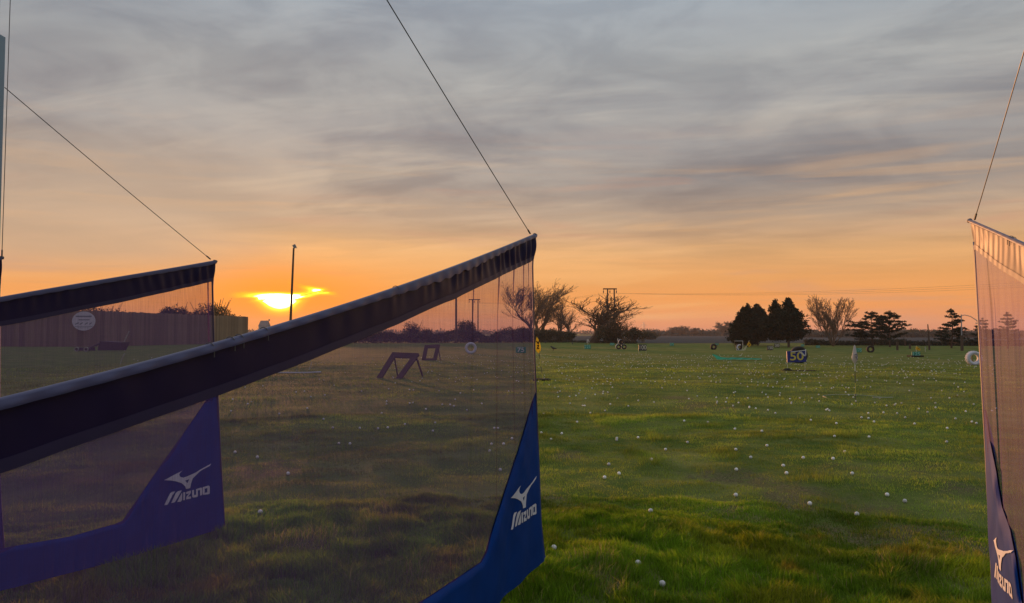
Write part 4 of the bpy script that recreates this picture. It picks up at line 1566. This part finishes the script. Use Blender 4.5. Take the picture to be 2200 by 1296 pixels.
LOGO_B = dict(
    bird=[(75, 392), (130, 362), (220, 308), (290, 270), (365, 233), (325, 268), (310, 300), (325, 335), (372, 347), (440, 325), (600, 262), (740, 190), (875, 115), (848, 155), (690, 240), (590, 322), (545, 356), (512, 450), (500, 520), (420, 532), (408, 492), (350, 440), (260, 408), (180, 396)],
    hole=[(402, 396), (478, 370), (444, 436)],
    text=[[(75, 800), (120, 795), (140, 765), (200, 640), (245, 573), (195, 582), (165, 612)],
          [(178, 766), (235, 752), (300, 640), (347, 553), (285, 570), (255, 596)],
          [(272, 747), (330, 740), (356, 715), (352, 590), (345, 600)],
          [(370, 588), (406, 582), (406, 714), (374, 719)],
          [(424, 583), (516, 558), (516, 598), (462, 662), (516, 652), (516, 690), (428, 706), (428, 664), (478, 606), (424, 618)],
          [(538, 553), (572, 546), (572, 634), (607, 626), (607, 535), (700, 508), (716, 520), (716, 630), (680, 640), (680, 547), (641, 556), (641, 650), (622, 664), (556, 674), (538, 660)],
          [(724, 502), (825, 474), (846, 490), (846, 602), (830, 616), (742, 628), (724, 612), (724, 560), (760, 553), (760, 594), (806, 586), (806, 515), (760, 526), (760, 553), (724, 560)]])


def divider(label, tip, n_side, pole, band, edge, solid, bottom, smax, pleats, seed, logo_at=None, laces=(), pucker=1.0, wave=0.0):
    sh = Sheet(tip, n_side, pole, band, edge, solid, bottom, smax)
    # smooth boom: quadratic through the traced points
    pc = np.polyfit(sh.polef[:, 0], sh.polef[:, 1], min(3, len(sh.polef) - 1))
    smx_tr = sh.polef[-1, 0]

    def zp(x):
        if x <= smx_tr:
            return float(np.polyval(pc, max(x, 0)))
        sl = float(np.polyval(np.polyder(pc), smx_tr))
        return float(np.polyval(pc, smx_tr)) + sl * (x - smx_tr)
    # header depth, smoothed
    def zb(x):
        dpt = zp(min(x, sh.bandf[-1, 0])) - sh.ex(sh.bandf, min(x, sh.bandf[-1, 0]))
        return zp(x) - dpt

    def zbot(x): return sh.ex(sh.botf, x)
    root = thing('divider_screen', label, 'divider screen', (sh.tip.x, sh.tip.y, 0))
    O = root.location
    rnd = random.Random(seed)

    def grid(cols, rows, fn, name, mat, uv=True, thick=0.0, smooth=True):
        v, f, uvs = [], [], []
        for j in rows:
            for i, c in enumerate(cols):
                sc, z, n = fn(c, j)
                v.append(tuple(sh.pt(sc, z, n) - O))
                uvs.append((sc, z))
        nc = len(cols)
        for a in range(len(rows) - 1):
            for b_ in range(nc - 1):
                k = a * nc + b_
                f.append((k, k + nc, k + nc + 1, k + 1))
        m = MB()
        m.v, m.f = v, f
        me = m.me(name, smooth)
        u = me.uv_layers.new(name='UVMap')
        for l in me.loops:
            u.data[l.index].uv = uvs[l.vertex_index]
        return link(name, me, mat, root)

    # boom with its sleeve
    ss = np.concatenate([np.linspace(-.004, .6, 10), np.linspace(.7, smax, 22)])
    bp_ = [sh.tip + DIRB * x + Vector((0, 0, zp(x) - .0108)) - O for x in ss]
    bo = MB().tube(bp_, .0108, 12).build('boom', 'sleeve', root, True)
    MB().tube([bp_[0] - DIRB * .012, bp_[0] - DIRB * .008, bp_[0] + DIRB * .02], [.007, .0125, .0125], 12).build('end_cap', 'cable', root, True)
    for x in laces:
        c = sh.tip + DIRB * x + Vector((0, 0, zp(x) - .0108)) - O
        ringp = [c + sh.n * .0132 * math.cos(a) + Vector((0, 0, .0132 * math.sin(a))) + DIRB * .01 * math.sin(a * .5) for a in np.linspace(0, 6.28, 13)]
        ringp += [c + sh.n * .014 + Vector((0, 0, -.03))]
        MB().tube(ringp, .0016, 5).build('lace', 'cable', root)

    # header band
    def ripple(x, b_):
        a = .006 * math.sin(x * 31 + vn1(x * 3, seed) * 7) * (1 - b_) + .010 * (vn1(x * 5.3, seed + 1) - .5) + .006 * (vn1(x * 17, seed + 2) - .5) * (1 - .5 * b_)
        near_tip = math.exp(-(x / .75) ** 2)
        a += .010 * near_tip * math.sin(x * 62 + b_ * 2.2 + 2 * vn1(x * 4, seed + 5))
        a *= .35 + .65 * math.exp(-(x / 1.1) ** 2)
        a += .006 * math.sin(x * 68 + 5 * vn1(x * 3, seed + 6)) * (1 - b_) ** 1.5 * math.exp(-((x - 1.1) / .8) ** 2) * vn1(x * 6, seed + 7) * 2
        return a * pucker * math.sin(math.pi * min(1, max(0, .12 + b_ * .8)))

    cols = list(np.concatenate([np.linspace(0, 1.2, 130), np.linspace(1.21, smax, 170)]))
    rows = list(np.linspace(0, 1, 13))
    grid(cols, rows, lambda c, b_: (c, zp(c) - .018 - (zp(c) - .018 - zb(c)) * b_, ripple(c, b_) + .003), 'header_band', 'vinyl')
    # top fold of the header in scallops; sky sheen put into bluer colour
    def sheen_depth(c):
        amt = math.exp(-((c - 1.25) / .75) ** 2) if smax > 4 else (.25 if smax > 3.5 else 0.0)
        return .006 + amt * (.012 + .024 * vn1(c * 7, seed + 40) * (.35 + .65 * vn1(c * 1.7, seed + 41)) + .012 * abs(math.sin(c * 26 + 3 * vn1(c * 2, seed + 42))))
    grid(cols, [0, .35, .7, 1], lambda c, b_: (c, zp(c) - .006 - (.012 + sheen_depth(c)) * b_, .010 + .004 * math.sin(b_ * 2.2) * (1 + (.8 if smax > 4 else .1) * math.sin(c * 52)) + .002), 'sheen_fold', 'sleeve')
    # stitched seam along the foot of the header
    sw = .030
    seam_wob = lambda c: .004 * (vn1(c * 8, seed + 9) - .5)
    grid(cols, [0, .5, 1], lambda c, b_: (c, zb(c) + sw * (1 - b_) + seam_wob(c) - .002, ripple(c, 1 - .1 * (1 - b_)) + .0055), 'header_seam', 'vinyl_seam')
    grid(cols, [0, .5, 1], lambda c, b_: (c, zb(c) + sw * (1 - b_) + seam_wob(c) - .002, ripple(c, 1 - .1 * (1 - b_)) - .0045), 'header_seam', 'vinyl_seam')

    # woven mesh, pleated near the free end
    base_cols = sorted(set([round(float(x), 4) for x in np.concatenate([np.linspace(0, 1.2, 40), np.linspace(1.25, smax, 50)])]))
    cl_ = []
    for c in base_cols:
        if all(abs(c - p[0]) > p[1] * 1.6 for p in pleats):
            cl_.append((c, 0, 0, 0))
    for (s0, d, fan, fade) in pleats:
        cl_ += [(s0 - d * 1.5, .0, s0, 0), (s0 + 1e-5, d, s0, 1), (s0 + 2e-5, -d, s0, 2), (s0 + d * 1.5, 0, s0, 3)]
    cl_.sort()
    pmap = {p[0]: p for p in pleats}

    def mesh_fn(c, b_):
        s0, off, key, idx = c
        z = zb(s0) + (zbot(s0) - zb(s0)) * b_
        n = .010 * (vn1(s0 * 3.1, seed + 20) - .5) * 2 + .006 * math.sin(s0 * 14 + b_ * 1.5) + wave * math.sin(s0 * 46 + b_ * .8 + 2.5 * vn1(s0 * 5, seed + 22)) * (1 - .45 * b_)
        x = s0
        if key:
            p = pmap[key]
            fade = max(0.04, 1 - b_ * p[3])
            x = s0 + off * fade + p[2] * b_
            n += (.004 if idx in (1,) else -.006 if idx == 2 else 0) * fade
        elif pleats:
            sh_ = sum(p[2] * math.exp(-((s0 - p[0]) / .16) ** 2) for p in pleats)
            x = s0 + sh_ * b_ * .9
        return max(0, x), z, n * min(1, b_ * 6 + .2) * min(1, .08 + x / .14)

    grid(cl_, list(np.linspace(0, 1, 26)), mesh_fn, 'mesh_panel', 'screen_mesh')

    # hemmed free edge with a cord
    zt, zl = zb(0), zbot(0)
    pts = [sh.pt(0, zt + .05 + (zl - zt - .05) * u, 0.0) - O for u in np.linspace(0, 1, 24)]
    MB().tube(pts, .0055, 6).build('edge_cord', 'edge_rope', root, True)
    grid([0, .01, .022], list(np.linspace(0, 1, 20)), lambda c, b_: (c, zt + (zl - zt) * b_, .005), 'edge_hem', 'vinyl_seam')

    # solid corner panel and foot band
    if sh.solf is not None:
        cols = sorted(set(list(np.round(np.linspace(0, .9, 46), 4)) + list(np.round(np.linspace(.95, smax, 40), 4))))

        def pan(nn):
            def fn(c, b_):
                z0, z1 = sh.ex(sh.solf, c), zbot(c)
                z = z0 + (z1 - z0) * b_
                w_ = .006 * math.sin(c * 15 + z * 3) + .014 * (vn1(c * 4 + z * 2, seed + 30) - .5) + .010 * (vn1(c * 9 - z * 8, seed + 31) - .5) * (1.2 - min(1, b_)) + .006 * (vn1(c * 13 + z * 10, seed + 32) - .5)
                tp_ = min(1, .14 + c / .09) * min(1, .25 + b_ * 9)
                return c, z, (w_ * .9 + nn) * tp_
            return fn
        grid(cols, list(np.linspace(0, 1, 22)), pan(.016), 'corner_panel', 'vinyl_panel')
        grid(cols, list(np.linspace(0, 1, 22)), pan(-.016), 'corner_panel', 'vinyl_panel')
        hem = [sh.pt(c, zbot(c) + .004, 0) - O for c in np.linspace(0, smax, 40)]
        MB().tube(hem, .009, 6).build('foot_hem', 'vinyl_panel', root, True)
    # printed emblem and name
    if logo_at:
        pf = pan(.016)  # print follows the cloth

        def place(uv):
            c, z = uv
            z0, z1 = sh.ex(sh.solf, c), zbot(c)
            n = pf(c, (z - z0) / (z1 - z0))[2] + .0035
            return sh.pt(c, z, n) - O
        MAXE = 0.02

        def poly(pts, name, hole=None):
            bm = bmesh.new()
            vs = [bm.verts.new((x, y, 0)) for x, y in pts]
            edges = [bm.edges.new((vs[i], vs[(i + 1) % len(vs)])) for i in range(len(vs))]
            if hole:
                hv = [bm.verts.new((x, y, 0)) for x, y in hole]
                edges += [bm.edges.new((hv[i], hv[(i + 1) % len(hv)])) for i in range(len(hv))]
            bmesh.ops.triangle_fill(bm, use_beauty=True, edges=edges)
            for _ in range(2):
                lo = [e for e in bm.edges if e.calc_length() > MAXE]
                if lo:
                    bmesh.ops.subdivide_edges(bm, edges=lo, cuts=1)
            bmesh.ops.triangulate(bm, faces=bm.faces[:])
            for v_ in bm.verts:
                v_.co = place((v_.co.x, v_.co.y))
            me = bpy.data.meshes.new(name)
            bm.to_mesh(me)
            bm.free()
            link(name, me, 'logo_print', root)
        f2 = logo_at
        poly([f2(p) for p in LOGO_B['bird']], 'printed_emblem', [f2(p) for p in LOGO_B['hole']])
        for L in LOGO_B['text']:
            if len(L) == 15 and L[0] == (724, 502):
                outer = [(724, 502), (825, 474), (846, 490), (846, 602), (830, 616), (742, 628), (724, 612)]
                inner = [(760, 526), (806, 515), (806, 586), (760, 594)]
                poly([f2(p) for p in outer], 'printed_letter', [f2(p) for p in inner])
            else:
                poly([f2(p) for p in L], 'printed_letter')
    return sh, zp


TA, TB, TC = at(1150, 600, 5.24), at(462, 600, 6.42), at(2086, 600, 4.60)
# flat metric layout of the print, read off the left screen
shB = Sheet(TB, -1, [(462, 560), (0, 637)], [(452, 604), (0, 701)], [(462, 560), (482, 1130)], None, [(483, 1132), (0, 1270)], 3)
zo = 1220 / 160.0
flat = lambda p: (lambda a: (a[0] - shB.E(a[1]) * math.exp(-max(0, a[0]) / .8), a[1]))(shB.inv((340 + p[0] / zo, 980 + p[1] / zo)))
ref = flat((460, 560))


def logo_map(center, sx, k):
    """place the flat print with its centre at (s, z); sx mirrors it so that it reads from that side"""
    return lambda p: (lambda a: (center[0] + sx * k * (a[0] - ref[0]), center[1] + k * (a[1] - ref[1])))(flat(p))


def unE(sh, px, py):
    a, b_ = sh.inv((px, py))
    return (a - sh.E(b_) * math.exp(-max(0, a) / .8), b_)


# near screen
edgeA = [(1150, 503), (1144, 560), (1147, 720), (1152, 850), (1158, 1000), (1162, 1120), (1170, 1197)]
argsA = dict(pole=[(1151, 502), (1060, 537), (900, 601), (760, 647), (620, 689), (460, 734), (300, 778), (150, 818), (0, 856)],
             band=[(1143, 560), (1091, 585), (1021, 619), (980, 639), (915, 667), (860, 692), (760, 733), (643, 781), (587, 803), (460, 850), (340, 893), (228, 934), (106, 976), (0, 1013)],
             edge=edgeA,
             solid=[(1151, 842), (1133, 900), (1112, 970), (1082, 1062), (1055, 1145), (1040, 1203), (985, 1240), (900, 1296)],
             bottom=[(1169, 1198), (1065, 1296)], smax=4.2)
sA = Sheet(TA, -1, **argsA)
cA = unE(sA, 1121, 1096)
divider('near screen with purple mesh and white lettering on navy corner', TA, -1, **argsA,
        pleats=[(.10, .014, .01, .6), (.20, .018, .03, .65), (.40, .018, .06, .7), (.68, .018, .10, .85), (1.10, .012, .10, 1.1)], seed=201,
        logo_at=logo_map(cA, 1, 1.02), laces=(2.0, 2.9, 3.02, 3.06, 3.15), pucker=1.25)
argsB = dict(pole=[(463, 559), (360, 577), (240, 597), (120, 617), (0, 638)],
             band=[(452, 605), (328, 634), (210, 659), (100, 681), (0, 701)],
             edge=[(463, 559), (457, 604), (460, 735), (468, 850), (475, 1000), (483, 1132)],
             solid=[(469, 838), (446, 857), (367, 971), (275, 1103), (262, 1122), (147, 1154), (15, 1176), (-100, 1205)],
             bottom=[(483, 1132), (257, 1202), (0, 1268)], smax=3.6)
sB = Sheet(TB, -1, **argsB)
cB = unE(sB, 340 + 460 / zo, 980 + 560 / zo)
divider('farther left screen in shadow, its lettered corner seen through the near screen', TB, -1, **argsB,
        pleats=[(.06, .012, .02, .5)], seed=301, logo_at=logo_map(cB, 1, 1.0), pucker=.7)
argsC = dict(pole=[(2086, 472), (2130, 491), (2200, 521)],
             band=[(2098, 536), (2141, 571), (2200, 609)],
             edge=[(2086, 472), (2093, 527), (2098, 613), (2106, 760), (2116, 940), (2124, 1105), (2133, 1275), (2138, 1360)],
             solid=[(2113, 880), (2124, 945), (2140, 1014), (2150, 1083), (2170, 1138), (2183, 1200), (2194, 1283), (2260, 1500)],
             bottom=[(2139, 1375), (2260, 1560)], smax=3.4)
sC = Sheet(TC, 1, **argsC)
cC = unE(sC, 2156, 1228)
divider('right screen glowing pink and gold in the sunset light', TC, 1, **argsC,
        pleats=[(.30, .010, .03, .8)], seed=401, wave=.005,
        logo_at=logo_map(cC, -1, 1.0), laces=(.86, .9), pucker=.45)
# the next screen along, only its free edge shows
TD = at(2, 600, 5.76)
dv = Vector((TD.x, TD.y, 0))
px_of = lambda s_, z: None
argsD = dict(pole=[(3, 551), (-60, 568), (-160, 590)], band=[(1, 610), (-60, 640), (-160, 676)],
             edge=[(3, 551), (-1, 640), (-1, 1000), (2, 1090), (9, 1180)], solid=[(1, 1010), (-40, 1110), (-80, 1220), (-160, 1260)], bottom=[(9, 1183), (-100, 1262), (-200, 1330)], smax=2.6)
divider('dark edge of a further screen at the left border', TD, -1, **argsD, pleats=[], seed=501)


def cable(label, a, b_, r=.0026):
    a, b_ = Vector(a), Vector(b_)
    t = thing('stay_cable', label, 'cable', a)
    d = b_ - a
    pts = [d * (i / 10) - Vector((0, 0, .012 * d.length * 4 * (i / 10) * (1 - i / 10) * .3)) for i in range(11)]
    MB().tube(pts, r, 6).build('wire_rope', 'cable', t)
    u = d.normalized()
    MB().tube([u * .0, u * .05, u * .055], [.0055, .0055, .003], 6).build('clamp', 'cable', t)


def on_plane(sh, px, py):
    s_, z = sh.inv((px, py))
    return sh.tip + DIRB * s_ + Vector((0, 0, z))


pa = sA.inv((1139, 502))
a0 = sA.tip + DIRB * pa[0] + Vector((0, 0, pa[1]))
a1 = on_plane(sA, 835, 0)
cable('thin cable rising from the near screen tip', a0, a0 + (a1 - a0) * 1.7)
a0, a1 = on_plane(sB, 452, 557), on_plane(sB, 10, 188)
cable('thin cable running from left screen tip up to the blue post', a0, a1)
PB = a1
a0, a1 = on_plane(sC, 2094, 472), on_plane(sC, 2199, 112)
cable('thin cable rising from the right screen tip', a0, a0 + (a1 - a0) * 1.6)
a0 = at(4, 552, TD.y - .02)
cable('nearly vertical cable at the left border above further screen', a0, at(24, -60, TD.y - .3))

# bay post at the left border: blue casing below, rough pier above
PX = at(12, 75, PB.y + .08).x
pw = .16
post = thing('bay_post', 'blue painted bay post at the left border', 'post', (PX - pw / 2, PB.y, 0))
z1 = at(12, 70, PB.y).z
MB().box((0, 0, z1 / 2), pw, .16, z1).build('casing', 'post_paint', post)
for i in range(3):
    MB().box((pw / 2 - .012 - i * .03, -.083, z1 / 2), .006, .01, z1 - .04).build('rib', 'post_paint', post)
MB().box((-.012, 0, z1 + .6), pw - .03, .12, 1.2).build('pier', 'post_brick', post)

# ------------------------------------------------------------------ golf balls
balls = [(1398, 1105), (1581, 1066), (1740, 1085), (1906, 1061), (1944, 1071), (1841, 1102), (1480, 1156), (1423, 1267), (1371, 1225), (1190, 1188), (559, 1107), (619, 1015), (505, 970), (553, 980),
         (1308, 993), (1330, 1017), (1299, 1024), (1400, 986), (1581, 965), (1613, 982), (1582, 1007), (1648, 961), (1726, 987), (1790, 991), (1831, 1020), (1815, 973), (1683, 1001),
         (1163, 925), (1207, 927), (1184, 940), (1168, 888), (1477, 946), (1637, 930), (1325, 940), (1371, 936), (1470, 903), (1521, 905), (1579, 920), (1793, 941), (1742, 903), (1797, 912),
         (1878, 908), (1898, 886), (1945, 900), (1965, 913), (2035, 921), (2034, 949), (2053, 900), (2098, 911), (1974, 879), (1993, 886), (1851, 898), (1866, 900),
         (752, 948), (728, 948), (773, 920), (812, 920), (833, 918), (930, 922), (1003, 879), (935, 907), (967, 871), (1062, 914), (1070, 914), (1082, 950), (1052, 963), (1056, 949), (1075, 997), (1100, 939),
         (880, 869), (950, 871), (975, 873), (887, 868), (915, 878), (695, 903), (715, 920), (660, 880), (600, 890), (532, 870), (540, 866), (500, 860), (820, 888), (870, 912), (1035, 869), (1150, 855),
         (1430, 960), (1690, 1018), (1240, 905), (1300, 880), (1350, 873), (1405, 865), (1480, 857), (1540, 868), (1610, 878), (1666, 888), (1700, 868), (1775, 880), (1830, 866), (1905, 870), (2010, 874), (2075, 884)]
brnd = random.Random(77)
while len(balls) < 1250:
    # scattered over the landing area, thickest ahead and to the right
    r = 12 + 50 * brnd.random() ** 0.7
    a = R(brnd.uniform(-26, 32))
    x, y = r * math.sin(a), r * math.cos(a)
    px = W / 2 + F * x / y
    keep = 0.9 if px > 1150 else (0.42 if px > 820 else 0.14)
    if y < 16:
        keep *= .10
    elif y < 26:
        keep *= .5
    keep *= .25 + 1.1 * float(vnoise(np.array([x]), np.array([y]), 4.0, 91)[0])
    if brnd.random() > keep:
        continue
    balls.append((px, None, x, y))
OWN = {(1423, 1267): 'golf ball nearest the viewer, half sunk in long grass',
       (1371, 1225): 'golf ball peeping from long grass just behind the nearest one',
       (1190, 1188): 'golf ball in grass beside the lower corner of the near screen',
       (1480, 1156): 'golf ball half hidden where the long grass begins',
       (559, 1107): 'golf ball on dark turf right of the left screen lower corner',
       (619, 1015): 'golf ball seen through near screen, behind the one by left screen corner',
       (1398, 1105): 'golf ball at the front edge of the short turf, centre right',
       (1740, 1085): 'golf ball on short turf below the white flagstick, left of a close pair',
       (1841, 1102): 'golf ball half hidden in turf straight below the white flagstick',
       (1906, 1061): 'left ball of a close pair of golf balls below the white flagstick',
       (1944, 1071): 'right ball of a close pair of golf balls below the white flagstick'}
spots = []
for q in balls:
    if len(q) == 2:
        p = gnd(q[0], q[1] + 2.5)
        spots.append((q[0], p.x, p.y, OWN.get(tuple(q))))
    else:
        spots.append((q[0], q[2], q[3], None))
spots.sort(key=lambda s_: s_[2])
bmm = bmesh.new()
bmesh.ops.create_icosphere(bmm, subdivisions=3, radius=.0214)
ball_near = bpy.data.meshes.new('golf_ball')
bmm.to_mesh(ball_near); bmm.free()
bmm = bmesh.new()
bmesh.ops.create_icosphere(bmm, subdivisions=2, radius=.0214)
ball_mid = bpy.data.meshes.new('golf_ball')
bmm.to_mesh(ball_mid)
co_ico = np.array([v.co[:] for v in bmm.verts])
fa_ico = np.array([[v.index for v in f.verts] for f in bmm.faces])
bmm.free()
for m in (ball_near, ball_mid):
    m.materials.append(MATS['golf_white'])
    m.polygons.foreach_set('use_smooth', [True] * len(m.polygons))
for i, (px, x, y, own) in enumerate(spots[:300]):
    o = link('golf_ball', ball_near if y < 16 else ball_mid)
    o.location = (x, y, float(height(x, y)) + (.028 if y < 7.8 else .021))
    if own:
        tag(o, own, 'golf ball', 'golf balls nearest the bays')
    elif px < 1152:
        tag(o, 'white golf ball on the turf seen through or left of near screen', 'golf ball', 'golf balls behind the near screen')
    else:
        tag(o, 'white golf ball lying on the open turf right of the near screen', 'golf ball', 'golf balls on the open turf')
rest = spots[300:]
pv = np.array([[x, y, float(height(x, y)) + .022] for _, x, y, _o in rest])
v = (pv[:, None, :] + co_ico[None]).reshape(-1, 3)
t = (fa_ico[None] + (np.arange(len(pv)) * len(co_ico))[:, None, None]).reshape(-1, 3)
me = np_mesh('far_golf_balls', v, t)
o = link('far_golf_ball_scatter', me, 'golf_white')
tag(o, 'tiny white golf balls scattered thickly over the far turf', 'golf balls', kind='stuff')

# ------------------------------------------------------------------ evening haze
hz_ = MB().box((0, 0, 17.5), 3900, 3900, 37).build('haze', None)
tag(hz_, 'thin evening haze over the whole range', 'haze', kind='stuff')
hm = bpy.data.materials.new('haze')
hm.use_nodes = True
hn = NT(hm.node_tree)
hn.n.remove(hn.n['Principled BSDF'])
pv_ = hn.new('ShaderNodeVolumePrincipled')
pv_.inputs['Color'].default_value = (0.86, 0.84, 0.86, 1)
pv_.inputs['Density'].default_value = 0.00024
pv_.inputs['Anisotropy'].default_value = 0.2
hn.l.new(pv_.outputs[0], hn.n['Material Output'].inputs['Volume'])
hz_.data.materials.append(hm)
